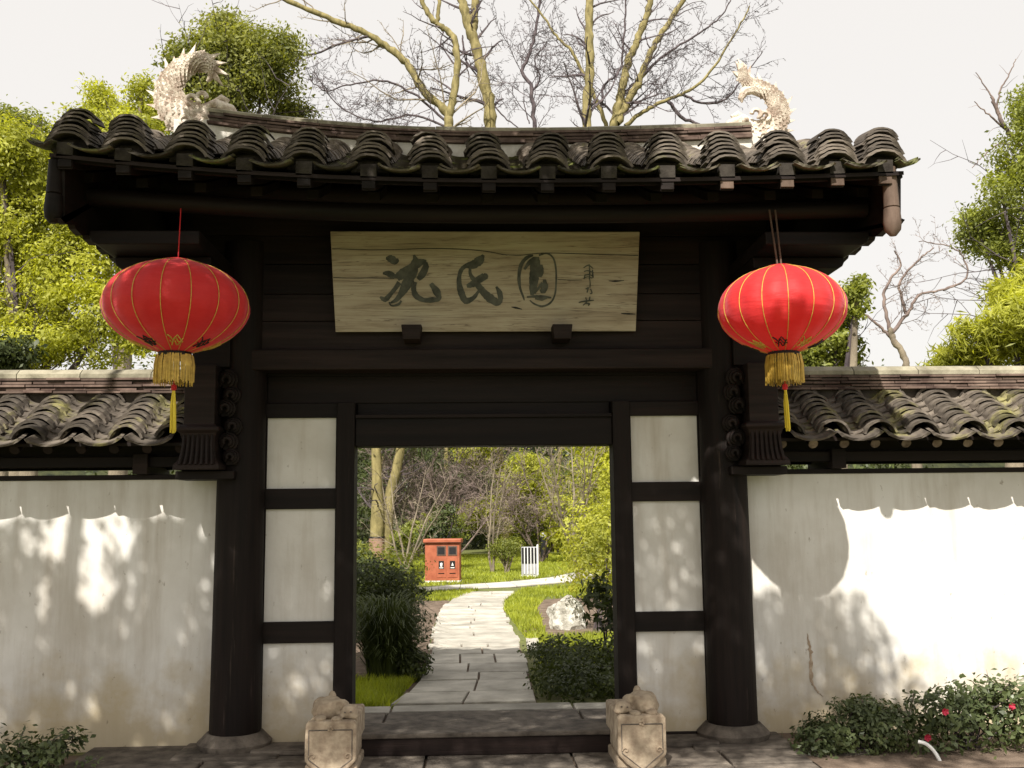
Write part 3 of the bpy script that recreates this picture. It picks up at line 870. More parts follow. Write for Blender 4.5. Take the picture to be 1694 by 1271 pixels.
# columns on drum bases
for s in (-1, 1):
    mb = MB(); mb.tube([(s * 1.645, 6.93, .14), (s * 1.645, 6.93, 1.2), (s * 1.645, 6.93, 3.4)], [.165, .160, .150], 28)
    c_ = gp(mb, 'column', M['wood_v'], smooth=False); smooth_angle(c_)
    mb = MB(); mb.lathe([(.215, .02), (.235, .05), (.24, .08), (.205, .115), (.18, .14)], 28, (s * 1.645, 6.93, 0))
    smooth_angle(gp(mb, 'column_base', M['stone_dark']))
    mb = MB(); mb.box(s * 1.645 - .33, s * 1.645 + .33, 6.62, 7.2, .0, .045); gp(mb, 'column_footing', M['stone_dark'], bevel=.012)
    # stiles and rails that frame the white panels
    xo, xi = s * 1.485, s * 1.0
    lo, hi = sorted((s * 1.50, s * 1.80)); mb = MB(); mb.box(lo, hi, 6.985, 7.12, .0, 3.4); gp(mb, 'outer_stile', M['wood_v'], bevel=.004)
    lo, hi = sorted((s * 1.005, s * .885)); mb = MB(); mb.box(lo, hi, 6.93, 7.14, .03, 2.30); gp(mb, 'jamb', M['wood_v'], bevel=.005)
    pxs = (sorted((s * 1.5, s * 1.005)))
    rails = ([(.0, .03), (.69, .83), (1.578, 1.717), (2.2, 2.30)] if s < 0 else [(.0, .07), (.73, .862), (1.607, 1.74), (2.2, 2.30)])
    for z0, z1 in rails:
        mb = MB(); mb.box(pxs[0], pxs[1], 6.97, 7.10, z0, z1); gp(mb, 'rail', M['wood'], bevel=.004)
    for (a, b) in zip(rails[:-1], rails[1:]):
        mb = MB(); mb.box(pxs[0] + .012, pxs[1] - .012, 7.000, 7.06, a[1] - .004, b[0] + .004); gp(mb, 'plaster_panel', M['plaster'])
        for xx in pxs:      # thin bead around the panel
            e = 1 if xx == pxs[0] else -1
            lo, hi = sorted((xx, xx + e * .014)); mb = MB(); mb.box(lo, hi, 6.985, 7.03, a[1] + .001, b[0] - .001); gp(mb, 'panel_bead', M['wood_v'])
# head timbers from the bottom up
def beam(name, x0, x1, y0, y1, z0, z1, mat='wood', bv=.006):
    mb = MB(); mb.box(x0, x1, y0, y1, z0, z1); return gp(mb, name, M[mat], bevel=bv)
beam('door_head', -.883, .883, 6.95, 7.14, 1.998, 2.215)
beam('transom_board', -1.5, 1.5, 7.02, 7.10, 2.302, 2.50)
beam('door_head_moulding', -.88, .88, 6.925, 6.948, 2.19, 2.214, 'wood_plank', .003)
beam('tie_beam', -1.84, 1.84, 6.80, 7.00, 2.508, 2.648, 'wood_plank', .008)
z = 2.652
for hgt in (.20, .19, .21, .20, .19):
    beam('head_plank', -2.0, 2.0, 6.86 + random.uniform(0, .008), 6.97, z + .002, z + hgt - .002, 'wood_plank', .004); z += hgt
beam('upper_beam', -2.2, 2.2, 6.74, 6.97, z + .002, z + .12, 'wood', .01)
# door threshold
beam('threshold', -.95, .95, 6.61, 6.96, .03, .138, 'wood_plank', .006)
beam('threshold_cap', -.95, .95, 6.595, 6.965, .14, .170, 'stone_dark', .008)
beam('sill_stone', -1.5, -.955, 6.70, 6.965, .03, .06, 'stone_dark', .01); beam('sill_stone', .955, 1.5, 6.70, 6.965, .03, .06, 'stone_dark', .01)
beam('gap_stop_board', -1.5, 1.5, 7.102, 7.13, 2.20, 2.70); beam('gap_stop_board', -1.8, 1.8, 7.0, 7.03, 2.49, 3.7); beam('gap_stop_board', -.88, .88, 7.03, 7.09, 2.19, 2.31)  # boards added behind the head timbers to stop light leaking through
# sign supports
for x_ in (W(681, 555, 6.7).x, W(930, 555, 6.7).x):
    mb = MB(); mb.prism([(x_ - .068, 2.79), (x_ + .068, 2.79), (x_ + .056, 2.69), (x_ - .056, 2.69)], 6.66, 6.856); gp(mb, 'sign_bracket', M['wood_plank'], bevel=.005)

# stepped gable timbers that carry the roof beyond the columns, and gable boards
steps = [(2.40, 3.165, 5.62), (2.345, 3.135, 5.92), (2.29, 3.06, 6.2), (2.225, 3.00, 6.42), (2.13, 2.88, 6.58), (2.02, 2.72, 6.68), (1.95, 2.52, 6.76)]
for s in (-1, 1):
    for i, (xo, zb, yf) in enumerate(steps):
        ztop = 3.30 if i < 2 else steps[i - 1][1] - .003
        xin = 1.70
        lo, hi = sorted((s * xo, s * xin))
        if i == 0:
            continue
        zt = {1: 3.16}.get(i, ztop)
        zt = 3.22 if i == 1 else ztop
        yb = 7.95 - (yf - 5.6) * .45
        mb = MB()
        # beam-end with a rounded nose at the outer lower corner
        r_ = min(.05, (zt - zb) * .6)
        pr = [(s * xin, zt), (s * xo, zt), (s * xo, zb + r_), (s * (xo - r_ * .3), zb + r_ * .3), (s * (xo - r_), zb), (s * xin, zb)]
        mb.prism(pr, yf, yb)
        gp(mb, 'bracket_tier', M['wood'], bevel=.008)
    # gable board: follows the roof slopes, straight lower edge with cut scallops
    top = [(EY + .06 + 2.88 * i / 16, 0) for i in range(17)]
    poly = []
    for y_, _ in top:
        t = (y_ - EY) / 1.5 if y_ <= 7 else (8.5 - y_) / 1.5
        poly.append((y_ - 7, prof(t) + upl(s * 2.4) * (1 - t * .3) - .045))
    low = []
    yy = 8.38
    while yy > 5.62:
        low += [(yy - 7, 3.20), (yy - .10 - 7, 3.17), (yy - .2 - 7, 3.18)]
        yy -= .22
    low += [(5.60 - 7, 3.165)]
    lo, hi = sorted((s * 2.40, s * 2.36))
    mb = MB(); mb.prism(poly + low, lo, hi, axis='x'); mb.build('gable_board', M['wood'], gate, bevel=0)
    # tapering pendant at the front corner of the gable board
    cx_ = W(1477, 330, 5.55).x if s > 0 else W(86, 330, 5.55).x
    mb = MB()
    zt, zb = (3.50, 3.095) if s > 0 else (3.52, 3.16)
    mb.tube([(cx_, 5.575, zt), (cx_, 5.575, zb + .17), (cx_, 5.575, zb + .165), (cx_, 5.575, zb + .16), (cx_, 5.575, zb + .08), (cx_, 5.575, zb + .03), (cx_, 5.575, zb)], [.038, .044, .036, .046, .052, .045, .02], 10)
    smooth_angle(gp(mb, 'gable_pendant', M['wood_pale'] if s > 0 else M['wood'], bevel=0), 50)  # right pendant takes a paler colour to stand for sunlight

# carved hanging posts beside the columns with leaf scrolls
for s in (-1, 1):
    cx_ = s * 1.86
    mb = MB()
    prf = [(.100, 2.52), (.100, 2.13), (.135, 2.11), (.14, 2.09), (.118, 2.07), (.105, 2.03), (.108, 1.97), (.12, 1.90), (.145, 1.865), (.150, 1.835)]
    vs = []
    for h_, z_ in prf:
        vs += [(cx_ - h_, 6.72 - h_ + .02, z_), (cx_ + h_, 6.72 - h_ + .02, z_), (cx_ + h_, 6.95, z_), (cx_ - h_, 6.95, z_)]
    fs = []
    for i in range(len(prf) - 1):
        for k in range(4):
            fs.append((i * 4 + k, i * 4 + (k + 1) % 4, i * 4 + 4 + (k + 1) % 4, i * 4 + 4 + k))
    fs += [(0, 1, 2, 3), tuple((len(prf) - 1) * 4 + k for k in range(4))]
    mb.add(vs, fs); gp(mb, 'hanging_post', M['wood_plank'], bevel=.006)
    mb = MB()
    for k in range(-3, 4):      # fluting of the flared block
        x_ = cx_ + k * .030
        mb.tube([(x_, 6.632, 2.06), (x_, 6.624, 2.0), (x_ * 1 + k * .002, 6.615, 1.93), (x_ + k * .005, 6.59, 1.865)], [.011, .012, .012, .010], 6)
    smooth_angle(gp(mb, 'fluting', M['wood_plank']))
    mb = MB()
    for j, (du, zz, rr) in enumerate(((.155, 2.43, .06), (.185, 2.33, .05), (.15, 2.24, .055), (.20, 2.12, .05), (.17, 2.02, .055), (.19, 1.92, .045))):
        c = Vector((cx_ - s * du, 6.74, zz))
        for q in range(3):
            r2 = rr * (1 - .28 * q)
            pts = [c + Vector((-s * r2 * math.cos(a), -.02 * q, r2 * math.sin(a))) for a in np.linspace(-1.2, 3.9, 10)]
            mb.tube(pts, [.010 + .006 * math.sin(math.pi * i / 9) for i in range(10)], 6)
        mb.box(c.x - .035, c.x + .035, 6.75, 6.9, zz - .05, zz + .05)
    smooth_angle(gp(mb, 'leaf_scroll', M['wood_plank']))
    # bracket foot beam that ties hanging post to column
    lo, hi = sorted((s * 1.64, s * 2.02)); beam('bracket_foot', lo, hi, 6.70, 6.98, 1.775, 1.83)

# hanging hooks are part of lanterns.  name board
board = tag(empty('name_board', (0.015, 6.80, 2.765)), 'pale weathered wooden name board with grey carved calligraphy above the doorway', 'sign')
tilt = math.atan2(.17, .66)
board.rotation_euler = (tilt, 0, 0)
BW = (1.026, 1.042); BH = .675
mb = MB()
mb.prism([(-BW[0] + .005, 0), (BW[0], 0), (BW[1], BH), (-BW[1], BH)], 0.0, .035)
mb.build('board', M['sign'], board, bevel=.004)
def ZS(zx, zy):      # pixel of the enlarged board picture -> local board coordinates
    px, py = 600 + zx / 3.683, 380 + zy / 3.683
    fy = (550 - py) / (550 - 381)
    half_l = 555 + (545 - 555) * fy; half_r = 1053 + (1062 - 1053) * fy
    u = (px - half_l) / (half_r - half_l)
    wv = BW[0] + (BW[1] - BW[0]) * fy
    return (-wv + 2 * wv * u, fy * BH)
def stroke(mb, pts, sm=5, layer=0):
    P = [Vector((ZS(a, b)[0], 0, ZS(a, b)[1])) for a, b, _ in pts]; Wd = [w_ * .0011 for _, _, w_ in pts]
    if len(P) > 2:
        Q = densify(P, sm); Wd = list(np.interp(np.linspace(0, len(P) - 1, len(Q)), range(len(P)), Wd))
    else: Q = P
    L, Rr = [], []
    for i, p in enumerate(Q):
        d = Q[min(i + 1, len(Q) - 1)] - Q[max(i - 1, 0)]
        d = d.normalized() if d.length else Vector((1, 0, 0))
        nn = Vector((-d.z, 0, d.x)); wob = 1 + random.uniform(-.10, .10)
        L.append(p + nn * Wd[i] * .5 * wob * 1.15); Rr.append(p - nn * Wd[i] * .5 * wob * 1.15)
    yb = -.0025 - .0006 * layer
    vs = [(p.x, yb, p.z) for p in L] + [(p.x, yb, p.z) for p in Rr] + [(p.x, .004, p.z) for p in L] + [(p.x, .004, p.z) for p in Rr]
    n_ = len(Q); fs = []
    for i in range(n_ - 1):
        fs += [(i, i + 1, n_ + i + 1, n_ + i), (i, i + 1, 2 * n_ + i + 1, 2 * n_ + i), (n_ + i, n_ + i + 1, 3 * n_ + i + 1, 3 * n_ + i)]
    fs += [(0, n_, 3 * n_, 2 * n_), (n_ - 1, 2 * n_ - 1, 4 * n_ - 1, 3 * n_ - 1)]
    mb.add(vs, fs)
def chars(name, strokes):
    mb = MB()
    for i, s_ in enumerate(strokes): stroke(mb, s_, layer=i)
    mb.build(name, M['ink'], board)
chars('calligraphy_character', [
    [(138, 168, 14), (165, 172, 40), (195, 185, 42), (216, 178, 14)],
    [(120, 262, 12), (150, 262, 30), (178, 275, 34), (208, 288, 12)],
    [(222, 318, 26), (200, 350, 24), (165, 395, 22), (135, 424, 30), (105, 408, 12)],
    [(308, 148, 10), (318, 185, 34), (300, 240, 58), (280, 290, 60), (262, 335, 52), (235, 385, 34), (205, 425, 24), (170, 445, 10)],
    [(205, 290, 40), (245, 262, 52), (300, 225, 46), (345, 195, 40), (385, 190, 20)],
    [(384, 192, 14), (380, 225, 36), (362, 265, 40), (335, 300, 22)],
    [(318, 315, 20), (308, 355, 26), (322, 400, 30), (370, 428, 24), (425, 426, 28), (462, 420, 22), (448, 375, 40), (412, 325, 20)],
    [(160, 440, 8), (175, 462, 8), (215, 455, 14), (235, 432, 10)]])
chars('calligraphy_character', [
    [(735, 148, 12), (712, 180, 50), (672, 208, 44), (622, 218, 24), (592, 255, 22), (585, 320, 26), (600, 385, 36), (625, 432, 34), (672, 415, 24), (705, 372, 14)],
    [(652, 222, 14), (655, 270, 20), (690, 320, 30), (728, 372, 38), (772, 415, 46), (815, 440, 44), (838, 425, 26), (832, 380, 30), (812, 345, 10)],
    [(632, 342, 18), (665, 330, 34), (705, 302, 40), (742, 278, 40), (748, 262, 12)]])
chars('calligraphy_character', [
    [(1040, 150, 8), (1000, 165, 20), (965, 210, 22), (952, 280, 18), (958, 350, 14), (978, 410, 10), (984, 430, 5)],
    [(1075, 150, 10), (1125, 138, 9), (1165, 170, 9), (1180, 240, 9), (1180, 320, 9), (1172, 395, 9), (1145, 445, 10), (1095, 468, 11), (1045, 452, 9), (1018, 430, 6)],
    [(1058, 160, 30), (1055, 200, 52), (1048, 260, 54), (1042, 315, 48), (1036, 365, 34), (1030, 398, 18)],
    [(1045, 165, 12), (1015, 195, 22), (985, 238, 12)],
    [(1082, 210, 24), (1088, 250, 30), (1078, 285, 20)],
    [(1108, 300, 14), (1112, 340, 34), (1100, 368, 36), (1082, 376, 14)],
    [(1045, 385, 14), (1075, 350, 12), (1095, 320, 14)],
    [(1000, 410, 8), (1050, 406, 14), (1100, 408, 16), (1150, 414, 8)],
    [(1050, 420, 8), (1090, 422, 20), (1125, 416, 6)]])
chars('signature', [
    [(1350, 228, 5), (1380, 212, 8), (1410, 232, 5)], [(1385, 205, 6), (1388, 250, 8), (1386, 300, 7)], [(1352, 250, 5), (1378, 246, 7), (1412, 258, 5)],
    [(1360, 268, 6), (1352, 298, 5)], [(1362, 272, 5), (1385, 270, 6), (1408, 280, 5)], [(1405, 240, 6), (1408, 290, 7)], [(1355, 288, 4), (1380, 284, 5), (1402, 292, 5)],
    [(1388, 300, 4), (1390, 330, 5), (1388, 352, 4)], [(1362, 360, 6), (1380, 350, 6)], [(1378, 352, 6), (1370, 382, 6)], [(1392, 358, 5), (1400, 384, 6), (1388, 390, 4)],
    [(1318, 444, 5), (1355, 436, 8), (1412, 430, 5)], [(1362, 412, 5), (1366, 440, 6), (1345, 462, 4)], [(1388, 408, 5), (1382, 436, 6)], [(1362, 450, 6), (1384, 452, 7), (1376, 464, 5)]])
# dark cracks that cross the board
mb = MB()
for s_ in ([(-180, 288, 4), (-60, 292, 3), (60, 290, 5), (190, 294, 3)], [(1190, 300, 3), (1260, 304, 4), (1340, 304, 2)], [(1505, 309, 3), (1545, 311, 9), (1600, 307, 3)], [(1580, 514, 4), (1625, 516, 9), (1668, 518, 4)],
           [(850, 146, 3), (960, 150, 4), (1100, 136, 4), (1300, 140, 4), (1500, 146, 4), (1690, 150, 5)], [(905, 472, 3), (930, 476, 10), (970, 486, 4)], [(-190, 110, 3), (100, 118, 3), (420, 108, 4), (700, 120, 4), (880, 150, 3)]):
    stroke(mb, s_)
mb.build('crack', M['black'], board)

# =================================================================== GARDEN WALLS
def garden_wall(s, label):
    x_in, x_out = s * 1.83, s * 7.5
    root = tag(empty('garden_wall', (s * 4.5, 7.25, 0)), label, 'wall', 'white walls either side of the gateway')
    ox, oy = s * 4.5, 7.25
    L = lambda v: (v[0] - ox, v[1] - oy, v[2])
    def bd(mb, name, mat, **k):
        mb.v = [L(v) for v in mb.v]; return mb.build(name, mat, root, **k)
    lo, hi = sorted((x_in, x_out))
    mb = MB(); mb.box(lo, hi, 7.05, 7.45, .0, 1.788); bd(mb, 'plaster_body', M['plaster'])
    # bottom rail, gap with short struts, upper rail
    mb = MB(); mb.box(lo, hi, 7.02, 7.46, 1.792, 1.822); bd(mb, 'coping_rail', M['wood'], bevel=.004)
    mb = MB(); mb.box(lo, hi, 7.0, 7.07, 1.872, 1.945); bd(mb, 'wall_plate', M['wood'], bevel=.006)
    mb = MB(); mb.box(lo, hi, 7.40, 7.46, 1.872, 1.945); bd(mb, 'wall_plate', M['wood'], bevel=.006)
    xx = 2.42 if s > 0 else 2.28
    while xx < 7.4:
        mb = MB(); a, b = sorted((s * xx, s * (xx + .10))); mb.box(a, b, 6.96, 7.48, 1.824, 1.962); bd(mb, 'strut', M['wood_plank'], bevel=.005)
        xx += 2.6
    # rafters with sawn round ends
    xx = 2.02
    while xx < 7.4:
        mb = MB(); mb.tube([(s * xx, 6.80, 1.985), (s * xx, 7.30, 2.25)], .034, 10); smooth_angle(bd(mb, 'rafter', M['wood']))
        mb = MB(); mb.tube([(s * xx, 6.793, 1.981), (s * xx, 6.798, 1.984)], .033, 10); bd(mb, 'rafter_end', M['rafter_end'] if s > 0 else M['wood_plank'])
        xx += .215
    # roof boards: front and back slopes
    mb = MB(); mb.prism([(6.70, 1.995), (6.70, 2.015), (7.32, 2.375), (7.94, 2.015), (7.94, 1.995), (7.32, 2.35)], lo, hi, axis='x'); bd(mb, 'roof_board', M['wood'])
    mb = MB(); mb.prism([(7.07, 1.95), (7.07, 2.17), (7.32, 2.33), (7.40, 2.2), (7.40, 1.95)], lo, hi, axis='x'); bd(mb, 'wall_core', M['wood'])
    # tiles
    sl = math.atan2(.36, .62)
    i = 0; rc, rg = [], []
    xx = 2.03
    sp = .312
    while xx < 7.3:
        for k in range(9):
            t = k / 9 ; yy = 6.66 + .60 * t; z = 2.135 + .325 * t
            mtx = (L((s * xx + random.uniform(-.007, .007), yy + random.uniform(-.004, .004), z + random.uniform(-.004, .004))), (sl * .30, R(random.uniform(-6, 6)), R(random.uniform(-3, 3))))
            if xx < 5.2:
                o = link_mesh('cap_tile', wcap, root, *mtx)
            else:
                rc.append(Matrix.Translation(mtx[0]) @ Matrix.Rotation(sl * .62, 4, 'X'))
            rc.append(Matrix.Translation(L((s * xx, 7.98 - .6 * t, z))) @ Matrix.Rotation(math.pi, 4, 'Z') @ Matrix.Rotation(sl * .62, 4, 'X'))
        gxx = xx + sp / 2
        for k in range(8):
            t = k / 8; yy = 6.64 + .60 * t; z = 1.990 + .352 * t
            if xx < 5.2 and k < 5:
                o = link_mesh('gutter_tile', wgut, root, L((s * gxx + random.uniform(-.006, .006), yy - (.012 if k == 0 else 0), z)), (sl * .7, R(random.uniform(-3, 3)), 0)); o.scale = (1.72 if k == 0 else 1.0, 1, 1)
            else:
                rg.append(Matrix.Translation(L((s * gxx, yy, z))) @ Matrix.Rotation(sl * .7, 4, 'X'))
            rg.append(Matrix.Translation(L((s * gxx, 8.0 - .6 * t, z))) @ Matrix.Rotation(math.pi, 4, 'Z') @ Matrix.Rotation(sl * .7, 4, 'X'))
        xx += sp
    join_tiles('upper_cap_tiles', wcap, rc, M['tile_wall'], root)
    join_tiles('upper_gutter_tiles', wgut, rg, M['tile_wall'], root)
    # ridge courses
    for c, (z0, z1, hw) in enumerate(((2.405, 2.420, .15), (2.428, 2.443, .12), (2.451, 2.466, .125), (2.474, 2.490, .118), (2.498, 2.513, .122))):
        xx = 1.90 + (c % 2) * .1
        while xx < 7.4:
            wv = random.uniform(.19, .27)
            a, b = sorted((s * (xx + .002), s * (xx + wv - .002)))
            mb = MB(); j = random.uniform(-.012, .012); dz = random.uniform(-.003, .003)
            if xx < 5:
                mb.box(a, b, 7.33 - hw + j, 7.33 + hw, z0 + dz, z1 + dz); bd(mb, 'ridge_tile', M['ridge_tile'])
            xx += wv
    mb = MB(); mb.box(lo, hi, 7.235, 7.425, 2.33, 2.512); bd(mb, 'ridge_bed', M['tile'])
    xx = 1.90
    while xx < 7.4:
        wv = random.uniform(.36, .5)
        a, b = sorted((s * (xx + .003), s * (xx + wv - .003)))
        mb = MB(); h = .115
        mb.prism([(7.33 - h, 2.516), (7.33 - h, 2.545), (7.33 - .07, 2.578), (7.33, 2.592), (7.33 + .07, 2.578), (7.33 + h, 2.545), (7.33 + h, 2.516)], a, b, axis='x')
        bd(mb, 'ridge_cap', M['ridge_cap']); xx += wv
    return root
wcap = arc_tile('cap_tile', 0.120, 76, 0.12, 0.016, M['tile_wall'], taper=.90)
wgut = arc_tile('gutter_tile', 0.102, 62, 0.13, 0.014, M['tile_wall'], down=True)
wl = garden_wall(-1, 'white plastered wall left of the gateway, dappled with tree shade, under a mossy tile coping')
wr = garden_wall(1, 'white plastered wall right of the gateway, brightly sunlit behind the rose bushes')
# scar in the right wall's plaster
mb = MB()
P_ = [W(px, py, 7.046) for px, py in ((1336, 1048), (1340, 1075), (1342, 1100), (1343, 1128), (1352, 1142))]
def scar(pts, w0):
    Q = densify(pts, 6, .002); n_ = len(Q); vs = []
    for i, p in enumerate(Q):
        a = w0 * (.3 + math.sin(math.pi * i / (n_ - 1))) * random.uniform(.5, 1.3); o_ = random.uniform(-.004, .004)
        vs += [(p.x - a + o_, 7.0475, p.z), (p.x + o_, 7.0445, p.z), (p.x + a + o_, 7.0475, p.z)]
    mb.add(vs, [(i * 3 + j, i * 3 + j + 1, i * 3 + j + 4, i * 3 + j + 3) for i in range(n_ - 1) for j in (0, 1)])
scar(P_, .010); scar([P_[3], P_[3] + Vector((.03, 0, -.06)), P_[3] + Vector((.075, 0, -.10))], .006)
mb.v = [(v[0] - 4.5, v[1] - 7.25, v[2]) for v in mb.v]
mb.build('plaster_scar', smooth=True, mats=simple('exposed_plaster_coat', (0.30, 0.22, 0.15), (0.52, 0.42, 0.32), 20, 0.9, 0.5, 0.004), parent=wr)

# =================================================================== LANTERNS
def lantern(x, y, z, rad, hh, label, two_cords, rot):
    root = tag(empty('lantern', (x, y, z), R(rot)), label, 'lantern', 'red lanterns hanging from the gateway eaves')
    NR = 16
    mb = MB(); n_ = NR * 6; rows = 26
    prf = []
    for i in range(rows + 1):
        t = -1 + 2 * i / rows
        q = (1 - abs(t) ** 2.15) ** .56
        if t < 0: q = q * (1 - .07 * abs(t) ** 1.5)
        prf.append((max(q, .20) * rad, t * hh))
    vs = []
    for r_, zz in prf:
        for k in range(n_):
            a = 2 * math.pi * k / n_; ph = (k % 6) / 6
            pinch = 1 - .026 * abs(math.cos(math.pi * ph)) ** 3 + .006 * math.sin(zz * 60 + k)* (abs(zz) < hh * .3)
            vs.append((r_ * pinch * math.cos(a), r_ * pinch * math.sin(a), zz))
    fs = []
    for i in range(rows):
        for k in range(n_):
            a, b = i * n_ + k, i * n_ + (k + 1) % n_
            fs.append((a, b, b + n_, a + n_))
    mb.add(vs, fs); mb.build('silk_shade', M['silk'], root, smooth=True)
    for j in range(NR):
        a = 2 * math.pi * j / NR
        mb = MB(); mb.tube([(r_ * .988 * math.cos(a), r_ * .988 * math.sin(a), zz) for r_, zz in prf], .0023, 5)
        mb.build('gold_rib', M['gold'], root, smooth=True)
    mb = MB(); mb.lathe([(rad * .20, hh - .006), (rad * .20, hh + .003), (rad * .1, hh + .005)], 24); mb.build('top_ring', M['silk'], root)
    mb = MB(); mb.lathe([(.092, -hh - .035), (.098, -hh - .015), (.09, -hh + .01)], 24); mb.build('bottom_ring', M['black'], root)
    # golden cloud marks printed near the bottom of the silk
    for j in range(NR // 2):
        a0 = 2 * math.pi * (2 * j + .5) / NR
        mb = MB()
        for q in range(3):
            pts = []
            for u in np.linspace(-1, 1, 7):
                zz = -hh * (.80 + .04 * q) + .010 * math.sin(u * 5 + q * 2)
                t = zz / hh; rr = (1 - abs(t) ** 2.15) ** .56 * (1 - .07 * abs(t) ** 1.5) * rad + .004
                aa = a0 + u * .16 + q * .03
                pts.append((rr * math.cos(aa), rr * math.sin(aa), zz))
            mb.tube(pts, .0045, 4)
        mb.build('cloud_mark', M['gold'] if j % 2 == 0 else M['black'], root)
    # fringe of separate gold threads
    mb = MB()
    for k in range(110):
        a = 2 * math.pi * k / 110 + random.uniform(-.02, .02); r0 = .104 + random.uniform(-.008, .006); L_ = .155 + random.uniform(-.012, .012)
        dx = random.uniform(-.006, .006)
        c0, s0 = math.cos(a), math.sin(a)
        mb.tube([(r0 * .93 * c0, r0 * .93 * s0, -hh - .012), (r0 * 1.02 * c0, r0 * 1.02 * s0, -hh - .07), ((r0 + dx) * c0, (r0 + dx) * s0, -hh - .02 - L_)], [.0034, .0036, .0030], 3)
    o = mb.build('fringe', M['gold'], root); o['kind'] = 'stuff'
    mb = MB(); mb.tube([(0, 0, -hh - .03), (0, 0, -hh - .20)], .004, 5); mb.lathe([(.006, -.02), (.016, -.012), (.016, .012), (.006, .02)], 10, (0, 0, -hh - .20)); mb.build('tassel_knot', M['silk'], root)
    mb = MB()
    for k in range(26):
        a = random.uniform(0, 6.28); r0 = .013 * math.sqrt(random.random())
        mb.tube([(r0 * .4 * math.cos(a), r0 * .4 * math.sin(a), -hh - .205), (r0 * 1.2 * math.cos(a), r0 * 1.2 * math.sin(a), -hh - .30), (r0 * 1.3 * math.cos(a) + .004, r0 * 1.3 * math.sin(a), -hh - .45 + random.uniform(-.015, .015))], .0026, 3)
    o = mb.build('tassel', M['yellow'], root); o['kind'] = 'stuff'
    top = 3.34 - z
    cords = [(-.012, -.035), (.012, .004)] if two_cords else [(0, 0)]
    for a, b in cords:
        mb = MB(); mb.tube([(a, 0, hh), (b, .03, top)], .006 if two_cords else .0035, 6); mb.build('cord', M['wood_pale'] if two_cords else M['silk'], root)
    return root
p1 = W(292, 508, 5.85); p2 = W(1293, 513, 5.85)
lantern(p1.x, 5.85, p1.z, .414, .272, 'round red lantern with gold tassels hanging in front of the left wall roof', False, 4)
lantern(p2.x, 5.85, p2.z, .376, .262, 'smaller red lantern on two cords hanging at the right end of the gateway', True, 11)

